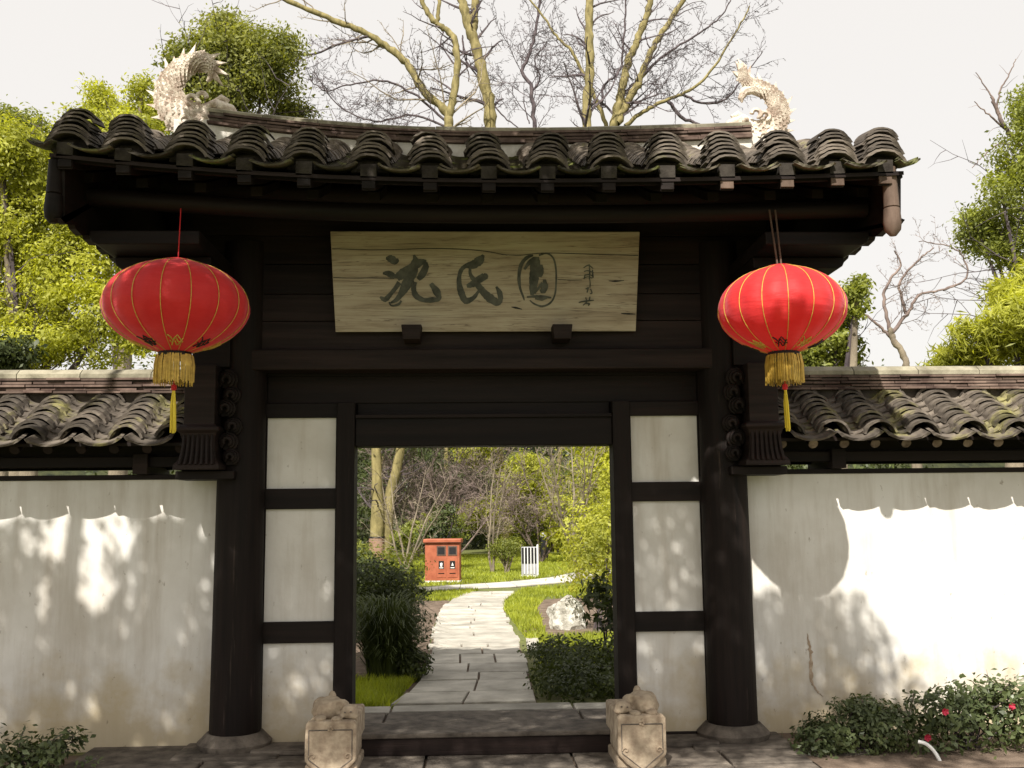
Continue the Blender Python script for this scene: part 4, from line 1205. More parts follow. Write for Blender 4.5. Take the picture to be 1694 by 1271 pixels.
# =================================================================== DOOR STONES
def door_stone(s, label):
    x0, x1 = (-1.075, -.775) if s < 0 else (.765, 1.055)
    cx = (x0 + x1) / 2; hwid = (x1 - x0) / 2
    root = tag(empty('door_stone', (cx, 6.4, 0.03)), label, 'door stone', 'carved door stones at the gateway threshold')
    f = -.22     # front face y (local)
    shield = [(-hwid, .08), (-hwid, .20), (-hwid * .97, .285), (-hwid * .90, .305), (hwid * .90, .305), (hwid, .285), (hwid, .20), (hwid, .08), (hwid * .72, .035), (hwid * .25, -.02), (0, -.028), (-hwid * .25, -.02), (-hwid * .72, .035)]
    mb = MB(); mb.prism([(a, b) for a, b in shield], f, f + .06); mb.build('cloth_panel', M['stone'], root, bevel=.012)
    mb = MB(); mb.box(-hwid * .92, hwid * .92, f + .05, .40, .05, .295); mb.build('seat_block', M['stone'], root, bevel=.015)
    mb = MB(); mb.box(-hwid * 1.02, hwid * 1.02, f + .03, .42, -.02, .052); mb.build('foot_block', M['stone'], root, bevel=.012)
    # incised border line, rosette and corner curls
    mb = MB()
    mb.tube([(-hwid * .84, f - .001, .255), (hwid * .84, f - .001, .255)], .004, 5)
    mb.tube([(-hwid * .84, f - .001, .255), (-hwid * .84, f - .001, .09), (0, f - .001, -.005), (hwid * .84, f - .001, .09), (hwid * .84, f - .001, .255)], .0035, 5)
    mb.build('incised_border', M['stone_dark'], root)
    mb = MB()
    for sx_ in (-1, 1):
        c = (sx_ * hwid * .68, .105)
        mb.tube([(c[0] + (.022 - .0028 * i) * math.cos(i * .8) * sx_, f - .003, c[1] + (.022 - .0028 * i) * math.sin(i * .8)) for i in range(8)], .0045, 6)
    for i in range(5):
        a = i * 1.256; mb.tube([(0.012 * math.cos(a), f - .003, .262 + .012 * math.sin(a)), (0.013 * math.cos(a), f - .008, .262 + .012 * math.sin(a))], [.009, .005], 6)
    smooth_angle(mb.build('relief_carving', M['stone'], root))['kind'] = 'stuff'
    # little lion lying on top, head to the doorway side in front
    bm = bmesh.new()
    def blob(x, y, z, rx, ry, rz):
        z = .30 + (z - .30) * .72; rz *= .8
        m = Matrix.Translation((x, y, z)) @ Matrix.Diagonal((rx, ry, rz, 1))
        bmesh.ops.create_icosphere(bm, subdivisions=2, radius=1, matrix=m)
    k = -s      # towards the doorway
    blob(-k * .05, .06, .33, .105, .20, .075)       # body
    blob(-k * .045, -.03, .365, .088, .105, .078)     # mane and shoulders
    blob(-k * .03, .0, .40, .07, .07, .055)
    blob(k * .095, -.10, .345, .055, .062, .055)       # head
    blob(k * .125, -.135, .325, .032, .036, .028)     # muzzle
    blob(k * .07, -.06, .385, .022, .02, .026)      # ear
    blob(k * .125, -.06, .38, .018, .018, .022)
    blob(-k * .07, -.16, .315, .040, .055, .026)     # paw
    blob(k * .03, -.17, .312, .036, .05, .022)
    blob(-k * .11, .20, .33, .06, .07, .07)       # haunch
    blob(-k * .06, .30, .37, .028, .03, .06)       # tail
    for i in range(14):                              # mane curls
        a = i * .45; blob(k * (.02 + .055 * math.cos(a)), -.06 + .03 * math.sin(a * 2), .375 + .05 * math.sin(a), .02, .022, .02)
    me = bpy.data.meshes.new('lion_cub'); bm.to_mesh(me); bm.free(); me.materials.append(M['stone'])
    o = link_mesh('lion_cub', me, root)
    r_ = o.modifiers.new('blend', 'REMESH'); r_.mode = 'VOXEL'; r_.voxel_size = .009; r_.use_smooth_shade = True
    sm = o.modifiers.new('soft', 'SMOOTH'); sm.factor = .5; sm.iterations = 2
    # recess line that parts head from mane, eyes
    mb = MB()
    mb.lathe([(.001, -.004), (.008, 0), (.001, .004)], 8, (k * .11, -.158, .345)); mb.lathe([(.001, -.004), (.008, 0), (.001, .004)], 8, (k * .075, -.162, .343))
    mb.build('eye', M['stone_dark'], root)
    return root
door_stone(-1, 'carved stone block with a lion cub, at the left end of the door threshold')
door_stone(1, 'carved stone block with a lion cub, at the right end of the door threshold')

# =================================================================== GARDEN BEYOND THE DOOR
# litter bin
b0 = G(702, 965); b1 = G(761, 965)
bx, by = (b0.x + b1.x) / 2, b0.y
binr = tag(empty('litter_bin', (bx, by, 0), R(-5)), 'orange-red double litter bin with black square openings beside the cross path', 'litter bin')
bw = .40
mb = MB(); mb.box(-bw, bw, 0, .42, .05, .90); mb.build('body', M['bin_red'], binr, bevel=.01)
mb = MB(); mb.box(-bw - .04, bw + .04, -.05, .47, .90, 1.0); mb.build('lid', M['bin_red'], binr, bevel=.02)
mb = MB(); mb.box(-bw - .02, bw + .02, -.02, .44, .0, .05); mb.build('base', M['white'], binr, bevel=.01)
mb = MB(); mb.box(-bw - .05, bw + .05, -.055, -.05, .915, .925); mb.build('lid_seam', M['wood'], binr)
for xx in (-.02, .24):
    mb = MB(); mb.box(xx - .105, xx + .105, -.012, .0, .62, .84); mb.build('opening_frame', M['wood_pale'], binr, bevel=.004)
    mb = MB(); mb.box(xx - .078, xx + .078, -.018, -.012, .65, .81); mb.build('dark_opening_plate', M['black'], binr)  # black plate stands in for the shade inside the bin mouth
    mb = MB(); mb.box(xx - .11, xx + .11, -.010, .0, .12, .57); mb.build('door', M['bin_red'], binr, bevel=.008)
    mb = MB(); mb.box(xx - .06, xx + .06, -.016, -.010, .32, .50); lb = mb.build('label_plate', M['black'], binr)
    mb = MB()
    if xx < 0:
        mb.lathe([(.03, 0), (.03, .006)], 10); mb.v = [(v[0] + xx, -.017 - v[2], v[1] + .43) for v in mb.v]
        mb.box(xx - .022, xx + .022, -.022, -.017, .372, .408)
    else:
        mb.prism([(xx - .028, .39), (xx + .028, .39), (xx, .465)], -.022, -.017)
    mb.build('pictogram', M['white'], binr)
    mb = MB(); mb.box(xx - .045, xx + .045, -.02, -.016, .335, .352); mb.build('label_text_bar', M['white'], binr)
    mb = MB(); mb.box(xx - .07, xx + .07, -.014, -.010, .205, .225); mb.build('caption_bar', M['wood'], binr)
# striped stand
q = G(876, 955)
st = tag(empty('striped_stand', (q.x, q.y, 0), R(-6)), 'waist-high stand with black and white vertical stripes beside the far path', 'stand')
mb = MB(); mb.box(-.20, .20, 0, .22, .04, .74); mb.build('body', M['grey_paint'], st, bevel=.01)
mb = MB(); mb.box(-.24, .24, -.03, .25, 0, .04); mb.build('base', M['white'], st, bevel=.005)
for i in range(5):
    xx = -.16 + i * .08
    mb = MB(); mb.box(xx - .026, xx + .026, -.016, 0, .34, .72); mb.build('stripe', M['black'], st)
    mb = MB(); mb.box(xx + .030, xx + .050, -.018, 0, .08, .73); mb.build('slat', M['white'], st)
mb = MB(); mb.box(.185, .225, -.02, .24, .04, .79); mb.build('side_post', M['white'], st, bevel=.005)
# bollard lamp
q = G(901, 926)
bl = tag(empty('bollard_lamp', (q.x, q.y, 0)), 'short black bollard lamp with a pale top beside the far path', 'lamp')
mb = MB(); mb.tube([(0, 0, 0), (0, 0, .78)], .13, 14); mb.build('post', M['black'], bl)
mb = MB(); mb.lathe([(.15, .78), (.15, .84), (.10, .92)], 14); mb.build('cap', M['grey_paint'], bl)

def rock(name, loc, size, mat, label, seed):
    bm = bmesh.new(); bmesh.ops.create_icosphere(bm, subdivisions=3, radius=1)
    for v in bm.verts:
        q = v.co.copy(); d = 1 + .35 * noise.noise(q * 1.6 + Vector((seed, 0, 0))) + .16 * noise.noise(q * 4 + Vector((0, seed, 0)))
        v.co = Vector((q.x * size[0], q.y * size[1], q.z * size[2])) * d
    me = bpy.data.meshes.new(name); bm.to_mesh(me); bm.free(); me.materials.append(mat)
    o = link_mesh(name, me, None, (loc[0], loc[1], size[2] * .5))
    return tag(o, label, 'rock')
q = G(937, 1040); rock('garden_rock', (q.x, q.y), (.27, .22, .27), M['rock'], 'pale jagged garden rock on bare soil right of the path', 3)

def strap_clump(name, loc, r, h, n, mat, label):
    """arching strap leaves"""
    V = []
    for _ in range(n):
        a = random.uniform(0, 6.283); rr = r * .35 * math.sqrt(random.random()); bx_, by_ = rr * math.cos(a), rr * math.sin(a)
        a2 = a + random.gauss(0, .8); out_ = r * random.uniform(.4, 1.1); hh_ = h * random.uniform(.35, 1.1); wv = random.uniform(.005, .014)
        prev = None; nx_, ny_ = -math.sin(a2), math.cos(a2)
        for j in range(6):
            t = j / 5
            px_ = bx_ + out_ * t ** 1.5 * math.cos(a2); py_ = by_ + out_ * t ** 1.5 * math.sin(a2); pz_ = hh_ * (1.9 * t - 1.25 * t * t) * 1.4
            ww = wv * (1 - t * .8)
            cur = ((px_ - nx_ * ww, py_ - ny_ * ww, max(.02, pz_)), (px_ + nx_ * ww, py_ + ny_ * ww, max(.02, pz_)))
            if prev: V += [prev[0], prev[1], cur[1], cur[0]]
            prev = cur
    root = tag(empty(name, loc), label, 'plant')
    link_mesh('leaves', fast_mesh(name, np.array(V), 4, mat), root)['kind'] = 'stuff'
    return root
q = G(640, 1142)
strap_clump('strap_leaf_clump', (q.x - .05, 9.9, 0), .50, .72, 900, L_DARK, 'dark arching strap-leaf clump just inside the doorway on the left')
LATE = 'bushy dark shrub above the strap-leaf clump by the left door jamb'
def shrub(name, loc, blobs, n, size, mat, label, cat='shrub', stems=5, clump=.07, aspect=.5, bark='bark_dark', group=None, droop=0.0):
    root = tag(empty(name, loc), label, cat, group)
    crown('foliage', blobs, n, size, mat, root, clump=clump, per=10, aspect=aspect, droop=droop)
    mb = MB()
    for i in range(stems):
        b = random.choice(blobs)
        tgt = Vector((b[0] + random.uniform(-.7, .7) * b[3], b[1] + random.uniform(-.7, .7) * b[4], b[2] + random.uniform(-.2, .8) * b[5]))
        pts = densify([Vector((random.uniform(-.05, .05), random.uniform(-.05, .05), 0)), tgt * .5 + Vector((random.uniform(-.08, .08), 0, .05)), tgt], 3)
        mb.tube(pts, [.012 * max(.4, loc[1] / 12) * (1 - .7 * j / (len(pts) - 1)) for j in range(len(pts))], 5, caps=False)
        branch_out(mb, pts, .008 * max(.6, loc[1] / 12), 1, .18, .5)
    mb.build('stems', M[bark], root)
    return root
shrub('low_tuft', (G(684, 1125).x, 9.75, 0), [(0, 0, .16, .15, .2, .16), (-.08, .1, .2, .14, .2, .14)], 2200, .020, L_DARK, 'small rounded dark tuft at the left edge of the paving', 'plant', clump=.03)
shrub('hedge_plant', (G(618, 1120).x, 10.9, 0), [(0, 0, .55, .42, .4, .30), (-.1, 0, .85, .36, .35, .25), (.22, 0, .80, .24, .3, .2), (.1, -.1, .4, .4, .35, .25)], 6500, .024, L_DARK, LATE, clump=.05)
shrub('hedge_plant', (G(600, 1030).x, 12.6, 0), [(0, 0, .72, .55, .5, .42), (.35, .3, .55, .4, .4, .4)], 3600, .035, L_DARK, 'dense dark shrub filling the left side of the doorway view')
shrub('hedge_plant', (1.00, 9.7, 0), [(0, -.75, .12, .60, .5, .13), (-.25, -.95, .09, .35, .35, .10), (.3, -1.0, .12, .4, .4, .12), (0, 0, .16, .55, .55, .18), (.35, -.3, .2, .4, .5, .2), (-.2, .6, .16, .35, .5, .16)], 9500, .021, L_DARK, 'low dark clipped ground-cover mass right of the path', clump=.05)
shrub('broadleaf_shrub', (G(985, 1100).x, 9.9, 0), [(0, 0, .66, .22, .22, .20), (.18, .1, .52, .2, .2, .2), (-.05, 0, .85, .12, .12, .12)], 460, .055, L_DARK, 'dark large-leaved shrub against the right door jamb', clump=.05, aspect=.32)
shrub('bright_shrub', (1.55, 13.5, 0), [(0, 0, .85, .42, .4, .45), (.25, .1, 1.3, .35, .4, .4)], 2600, .030, L_BRIGHT, 'yellow-green twiggy shrub beyond the right jamb, nearest of its row')
shrub('bright_shrub', (2.25, 17.5, 0), [(0, 0, .8, .6, .5, .55), (-.3, .2, 1.3, .45, .4, .5), (.4, 0, 1.7, .5, .5, .6)], 3600, .036, L_BRIGHT, 'taller yellow-green shrub behind the pale rock')
shrub('bright_shrub', (2.9, 23.0, 0), [(0, 0, 1.0, .8, .6, .7), (.5, .3, 2.0, .8, .7, .9)], 3600, .045, L_BRIGHT, 'yellow-green shrub beside the far path at the right edge of the doorway')
q = G(838, 948)
shrub('pruned_shrub', (q.x, q.y, 0), [(0, 0, .78, .46, .4, .20), (-.25, 0, .68, .25, .3, .18), (.28, 0, .66, .25, .3, .2), (0, 0, .5, .3, .25, .15)], 2600, .030, L_MID, 'small flat-topped pruned shrub on the lawn left of the striped stand', stems=9, bark='bark_pale')
shrub('lawn_shrub', (G(640, 975).x, 21.5, 0), [(0, 0, .45, .9, .5, .45), (-.8, .2, .6, .7, .5, .5)], 3600, .04, L_MID, 'mid green low shrub along the left of the cross path')
shrub('lawn_shrub', (G(620, 960).x, 17.5, 0), [(0, 0, .35, .6, .5, .35), (-.5, 0, .5, .5, .5, .4)], 2600, .034, L_MID, 'olive shrub behind the dark strap leaves left of the path')
shrub('dark_conifer_shrub', (G(735, 940).x, 29.0, 0), [(0, 0, 1.1, .5, .4, .5), (.05, 0, 1.6, .35, .3, .35), (-.3, .1, .9, .5, .4, .4)], 2600, .05, L_DARK, 'dark tiered evergreen rising just behind the litter bin')
shrub('lawn_shrub', (-1.0, 30.0, 0), [(0, 0, 1.15, 1.0, .5, .45), (-.7, 0, 1.0, .7, .5, .4)], 3000, .05, L_MID, 'dark green mounded shrub behind the litter bin')

# trees of the garden seen through the doorway (broad leaved, bare and trunk trees)
def trunk_tree(name, pts, r0, r1, mat, label, twigs=None, tmat='bark_dark', parent=None, crownspec=None, cat='tree'):
    base = Vector(pts[0]); root = tag(empty(name, base), label, cat)
    P = [p - base for p in densify(pts, 5, .008)]
    mb = MB(); mb.tube(P, list(np.linspace(r0, r1, len(P))), 10); smooth_angle(mb.build('trunk', M[mat], root), 70)
    if twigs:
        mb = MB(); branch_out(mb, P, r1 * .7, *twigs); o = mb.build('branches', M[tmat], root, fix=False); o['kind'] = 'stuff'
    if crownspec:
        bl, n, sz, lm, cl = crownspec
        crown('crown', sub(bl, base), n, sz, lm, root, clump=cl, per=16)
    return root
a = G(623, 935)
t1 = trunk_tree('park_tree', [(a.x, a.y, 0), (a.x + .02, a.y, 1.6), W(624, 820, a.y), W(622, 742, a.y), (a.x - .2, a.y, 8)], .24, .13, 'bark_moss', 'upright olive-barked tree with a pinkish foot at the left of the doorway view',
                (2, .55, .30), crownspec=([(a.x - .5, a.y, 7.0, 2.2, 1.8, 1.4), (a.x - 1.6, a.y, 5.2, 1.5, 1.4, 1.0)], 6000, .10, L_DARK, .25))
mb = MB(); mb.tube([(0, 0, .0), (0, 0, .85)], [.265, .252], 14); smooth_angle(mb.build('painted_foot', M['bark_pink'], t1))
mb = MB(); mb.tube([(0, 0, .85), (0, 0, .90)], .262, 14); mb.build('band', M['black'], t1)
a = G(650, 930)
trunk_tree('park_tree', [(a.x - .1, 33, 0), W(645, 825, 33), W(655, 780, 33), W(663, 742, 33), W(672, 690, 33), W(685, 600, 33)], .18, .12, 'bark_moss', 'leaning mossy yellow trunk right of the upright tree in the doorway view', (2, .6, .3),
           crownspec=([(-1.0, 33, 6.0, 2.4, 1.6, 1.5), (1.0, 34, 6.6, 2, 1.6, 1.2)], 6000, .10, L_DARK, .25))
# bare magnolia-like shrubs, pale multi-stems and mauve twigs
for i, (px, yy, hgt, mt, lab) in enumerate(((668, 26.5, 2.8, 'bark_pale', 'pale multi-stemmed bare shrub left of the litter bin'), (815, 27.5, 3.0, 'bark_pale', 'V-shaped pale stems rising from the lawn right of the litter bin'),
                                            (745, 34, 4.6, 'bark_purple', 'bare mauve-twigged tree spreading above the litter bin'), (895, 33, 4.2, 'bark_purple', 'bare purplish shrub tree behind the bollard lamp'),
                                            (955, 24, 3.6, 'bark_pale', 'bare pale arching branches above the yellow-green shrubs'), (690, 38, 5.0, 'bark_purple', 'farthest bare mauve tree behind the mossy trunks'))):
    x_ = W(px, 900, yy).x
    root = tag(empty('bare_shrub', (x_, yy, 0)), lab, 'shrub', 'bare shrubs in the garden')
    mb = MB(); mb2 = MB()
    for k in range(5 if i != 1 else 3):
        d = Vector((random.uniform(-.55, .55) if i != 1 else (-.35, .35, .12)[k], random.uniform(-.3, .3), 1))
        pts = wander((random.uniform(-.06, .06), 0, 0), d, hgt, 7, .10, .0)
        mb.tube(pts, [.035 * (1 - .75 * j / 7) for j in range(8)], 6, caps=False)
        branch_out(mb2, pts, .024, 3, .20 if mt == 'bark_purple' else .30, .42, (25, 60), .03, .7, .2, .0075, 3, .16)
    mb.build('stems', M[mt], root); mb2.build('twigs', M[mt], root, fix=False)['kind'] = 'stuff'
# leafy background trees seen through the doorway
bgt = [(-6.5, 39, 1.6, L_DARK, 'dark evergreen at the far left of the doorway view'), (-3.6, 43, 2.4, L_DARK, 'dark evergreen behind the twin trunks'), (-1.0, 46, 1.8, L_DARK, 'dark tree closing the view above the litter bin'),
       (1.3, 41, 1.6, L_BRIGHT, 'fresh yellow-green tree in the middle of the doorway view'), (3.6, 44, 2.2, L_MID, 'mid green tree behind the bollard lamp'), (4.4, 33, 2.2, L_BRIGHT, 'bright weeping green tree at the right of the doorway view'),
       (6.6, 38, 2.6, L_BRIGHT, 'bright tree just hidden behind the right jamb'), (1.6, 52, 3.0, L_DARK, 'far dark tree between the bright crowns')]
for x_, yy, sz, lm, lab in bgt:
    root = tag(empty('garden_tree', (x_, yy, 0)), lab, 'tree', 'leafy trees at the back of the garden')
    mb = MB(); P = densify([(0, 0, 0), (random.uniform(-.2, .2), 0, 2), (random.uniform(-.5, .5), 0, 5)], 4); mb.tube(P, list(np.linspace(.2, .08, len(P))), 8); smooth_angle(mb.build('trunk', M['bark_moss'], root))
    bl = [(random.uniform(-sz, sz) * .8, random.uniform(-1, 1), random.uniform(1.0, 4.8), sz * random.uniform(.45, .8), sz * .6, sz * random.uniform(.35, .6)) for _ in range(8)]
    crown('crown', lumpy(bl, 5), 15000 if lm is not L_DARK else 10000, .075, lm, root, clump=.20, per=14)
# dense understorey that closes the bottom of the view
und = tag(empty('background_thicket', (0, 48, 0)), 'dense dark thicket closing the garden behind all the trees', 'thicket')
crown('foliage', [(x_, random.uniform(-1, 2), z_, 2.4, 1.4, 1.4) for x_ in range(-16, 22, 3) for z_ in (1.0, 3.2, 5.4, 7.2)], 52000, .14, L_DARK, und, clump=.3, per=14)
und['kind'] = 'stuff'

xs_ = [x_ for x_ in range(-60, 64, 4)]
mb = MB(); vs = []  # dark bank added behind the thicket to block bright gaps of sky
for x_ in xs_:
    for (yy, zz) in ((56, .0), (60, 4.2), (64, 6.2), (72, 6.8), (90, .0)):
        vs.append((x_, yy + random.uniform(-.6, .6), max(0, zz + (random.uniform(-.7, .5) if zz else -.1))))
fs = [(i * 5 + j, i * 5 + 5 + j, i * 5 + 6 + j, i * 5 + 1 + j) for i in range(len(xs_) - 1) for j in range(4)]
mb.add(vs, fs); tag(mb.build('backing_bank', simple('dark_bank_green', (0.012, 0.016, 0.007), (0.05, 0.055, 0.02), 1.2, 0.95, 0.8, 0.1), smooth=True), kind='structure')
# =================================================================== TREES ABOVE THE WALLS AND THE ROOF
def px_blobs(lst, y):
    o = []
    for px, py, rx, ry in lst:
        c = W(px, py, y); s_ = y / 1675.0 * 1.02
        o.append((c.x, c.y + random.uniform(-.4, .4), c.z, rx * s_, max(rx, ry) * s_ * .8, ry * s_))
    return o
def leafy(name, y, blobs, n, size, mat, label, clump=.14, trunk_px=None, bark='bark_pale', aspect=.45, droop=0.0, per=14, tw=True):
    B = px_blobs(blobs, y)
    cx = trunk_px if trunk_px is not None else blobs[0][0]
    base = Vector((W(cx, 600, y).x, y, 0)); root = tag(empty(name, base), label, 'tree')
    top = max(B, key=lambda b: b[2])
    P = densify([Vector((0, 0, 0)), Vector((random.uniform(-.1, .1), 0, 2)), Vector((top[0] - base.x, 0, top[2])) * .6 + Vector((0, 0, 0)), Vector((top[0] - base.x, top[1] - base.y, top[2]))], 4)
    mb = MB(); mb.tube(P, list(np.linspace(.16 * y / 12, .03, len(P))), 9); smooth_angle(mb.build('trunk', M[bark], root))
    mb = MB()
    for b in B:
        tgt = Vector((b[0] - base.x, b[1] - base.y, b[2])); st_ = P[min(len(P) - 1, int(len(P) * .45))]
        pts = densify([st_, st_.lerp(tgt, .5) + Vector((0, 0, .15)), tgt], 3)
        mb.tube(pts, list(np.linspace(.05, .015, len(pts))), 5, caps=False)
        if tw: branch_out(mb, pts, .03, 2, .5, .5, minr=.006)
    mb.build('limbs', M['bark_dark'], root, fix=False)
    crown('crown', lumpy(sub(B, base)), int(n * 1.1), size, mat, root, clump=clump * .75, per=per, aspect=aspect, droop=droop)
    return root
leafy('broadleaf_tree', 12.5, [(60, 300, 80, 75), (20, 250, 60, 60), (140, 450, 90, 80), (40, 400, 90, 90), (200, 540, 70, 65), (90, 560, 80, 50), (-60, 380, 110, 120), (10, 500, 60, 60), (150, 370, 70, 50), (230, 470, 45, 60)],
      72000, .030, L_BRIGHT, 'bright yellow-green broadleaf tree filling the left edge above the wall', .12, 60)
leafy('pointed_tree', 15.5, [(42, 250, 38, 55), (38, 200, 20, 38), (75, 300, 60, 50)], 13000, .036, L_MID, 'small pointed green treetop at the upper left edge', .14, 40, tw=False)
leafy('pointed_tree', 16.5, [(165, 190, 40, 38), (160, 155, 18, 22), (235, 175, 42, 40), (232, 142, 20, 20), (195, 230, 90, 50)], 19000, .036, L_BRIGHT, 'twin light green treetops left of the ridge dragon', .14, 200, tw=False)
leafy('dark_camphor_tree', 14.0, [(385, 130, 58, 75), (360, 60, 28, 45), (440, 130, 50, 60), (410, 90, 48, 50), (350, 170, 60, 50), (480, 185, 40, 35), (330, 105, 38, 45), (362, 28, 12, 26)], 46000, .033, L_CONIF, 'dense olive-green tree standing behind the left ridge dragon', .16, 400)
leafy('right_edge_tree', 13.0, [(1700, 260, 50, 80), (1680, 350, 70, 60), (1655, 370, 50, 55), (1720, 180, 40, 60), (1640, 330, 30, 30), (1690, 420, 50, 40), (1625, 360, 18, 25)], 17000, .031, L_MID, 'olive broadleaf tree at the right edge with loose gaps', .12, 1720)
leafy('bamboo_clump', 10.5, [(1650, 540, 70, 60), (1600, 570, 50, 40), (1690, 500, 70, 60), (1720, 590, 60, 60), (1640, 590, 80, 40), (1740, 470, 60, 60), (1590, 600, 34, 28)], 17000, .060, L_BRIGHT, 'yellow-green bamboo-like clump above the right wall', .09, 1660, aspect=.16, droop=.5, tw=False)
leafy('small_green_tree', 12.0, [(1385, 560, 45, 45), (1405, 500, 22, 40), (1360, 600, 60, 30), (1330, 580, 40, 40), (1415, 590, 30, 25)], 9000, .035, L_MID, 'small green tree between the right lantern and the bare tree', .08, 1380)
leafy('garden_bush', 11.0, [(10, 590, 50, 40), (30, 600, 40, 30)], 2500, .035, L_DARK, 'dark bush at the far left above the wall ridge', .08, 10)

def bare_tree(name, y, stems, label, bark, tw, seedoff=0):
    """stems: list of (pixel polyline, r0_px, r1_px, twig spec or None, twig bark)"""
    b = W(stems[0][0][0][0], stems[0][0][0][1], y)
    base = Vector((b.x, y, 0)); root = tag(empty(name, base), label, 'tree')
    s_ = y / 1675.0; fs_ = y / 15.0
    first = True
    for pl, r0, r1, spec, tb in stems:
        pts = [W(px, py, y + (dy if len(q) > 2 else 0)) for q in pl for (px, py, dy) in [(q[0], q[1], q[2] if len(q) > 2 else 0)]]
        rr0 = r0 * s_
        if first:
            p0 = pts[0]; st = p0 - (pts[1] - pts[0]) * 1.0
            pts = [Vector((st.x, y, 0)), Vector((st.x, y, st.z * .5)), Vector((st.x, y, st.z * .85)), st] + pts
        P = [p - base for p in densify(pts, 6, .008 * fs_)]
        nb = 24 if first else 0
        rads = [rr0 * (1.5 - .5 * i / nb) for i in range(nb)] + list(np.linspace(rr0, r1 * s_, len(P) - nb))
        rads = [q_ * (1 + .10 * math.sin(i * 1.7) + random.uniform(-.06, .06)) for i, q_ in enumerate(rads)] if r0 > 4 else rads
        mb = MB(); mb.tube(P, rads, 9 if r0 > 4 else 5, caps=False)
        smooth_angle(mb.build('trunk' if first else 'limb', M[tb if r0 < 4 else bark], root), 80)
        if spec:
            mb = MB(); vis = P[20:] if first else P
            sp_ = list(spec) + [(35, 75), .04, .6, .1, .0045][len(spec) - 3:]; sp_[1] *= fs_; sp_[7] *= fs_
            branch_out(mb, vis, max(r1 * 1.3, 2.0) * s_, *sp_)
            mb.build('twigs', M[tb], root, fix=False)['kind'] = 'stuff'
        first = False
    return root
T1 = (4, .19, .33, (30, 75), .03, .55, .03, .0046, 4, .18)
T2 = (4, .14, .42, (25, 70), .03, .5, .05, .0042, 3, .20)
bare_tree('bare_tree', 52, [
    ([(743, 215), (738, 184), (702, 152), (678, 112), (656, 89), (614, 60), (560, 36), (500, 12), (430, -20)], 8, 4, T1, 'bark_pale'),
    ([(740, 195), (751, 156), (756, 110), (754, 71), (740, 50), (720, 37), (702, 10), (690, -30)], 7, 4, T1, 'bark_dark'),
    ([(722, 40), (727, 10), (730, -30)], 4, 3, None, 'bark_pale'),
    ([(614, 60), (570, 70), (510, 90), (440, 75), (400, 50)], 2.5, 1, T2, 'bark_dark'),
    ([(743, 205), (690, 160), (640, 135), (580, 140), (540, 150), (510, 130)], 2.4, .8, T2, 'bark_dark'),
    ([(735, 208), (680, 190), (620, 200), (560, 175), (520, 120)], 2.2, .8, T2, 'bark_dark')],
    'leafless tree forking low with a long limb reaching up to the left', 'bark_moss', None)
bare_tree('bare_tree', 55, [
    ([(812, 215), (808, 170), (797, 120), (788, 80), (775, 40), (765, 5), (755, -40)], 11, 7.5, T1, 'bark_dark'),
    ([(782, 55), (785, 20), (788, -30)], 8, 6, T1, 'bark_dark'),
    ([(800, 140), (772, 100), (764, 60), (770, 90), (775, 135)], 1.6, 1, None, 'bark_dark'),
    ([(806, 160), (830, 190), (860, 214)], 1.6, 1, None, 'bark_dark')],
    'leafless tree with the thickest mossy trunk, forked at the top of the picture', 'bark_moss', None)
bare_tree('bare_tree', 58, [
    ([(885, 215), (881, 170), (878, 140), (864, 118), (878, 85), (886, 50), (893, 0), (898, -40)], 4, 2, T2, 'bark_dark'),
    ([(880, 150), (895, 130), (885, 100), (905, 70)], 2, 1, T2, 'bark_dark'),
    ([(876, 205), (868, 180), (866, 160)], 1.2, .8, None, 'bark_dark')],
    'thin crooked leafless stem between the two thick trunks', 'bark_dark', None)
bare_tree('bare_tree', 50, [
    ([(970, 215), (972, 160), (977, 105), (974, 60), (976, 0), (980, -40)], 8.5, 6.5, T1, 'bark_dark')],
    'straight single leafless trunk with grey mottled bark', 'bark_moss', None)
bare_tree('bare_tree', 54, [
    ([(1014, 215), (1022, 180), (1029, 149), (1040, 100), (1053, 71), (1066, 35), (1080, -10), (1090, -50)], 8, 5, T1, 'bark_dark'),
    ([(1020, 205), (1040, 165), (1055, 140), (1070, 100), (1092, 60), (1115, 25), (1140, -15)], 7.5, 4, T1, 'bark_dark'),
    ([(1004, 212), (988, 170), (962, 115), (945, 85), (920, 60), (904, 35), (870, -10)], 4, 1.6, T2, 'bark_dark'),
    ([(995, 180), (1000, 140), (1025, 118), (1032, 60), (1035, 10), (1030, -30)], 2.4, 1.4, T2, 'bark_dark'),
    ([(1035, 208), (1070, 182), (1105, 165), (1140, 150), (1175, 120), (1200, 80), (1225, 40), (1240, 10)], 4, 1.2, T2, 'bark_dark'),
    ([(1105, 168), (1130, 195), (1160, 208), (1170, 225)], 3.6, 2.2, T2, 'bark_dark'),
    ([(1125, 155), (1160, 170), (1200, 165), (1235, 120), (1262, 85)], 2.6, .8, T2, 'bark_dark'),
    ([(1060, 130), (1100, 90), (1150, 60), (1190, 30), (1215, -10)], 2.6, 1, T2, 'bark_dark')],
    'leafless tree with several leaning stems and long twigs reaching right', 'bark_moss', None)
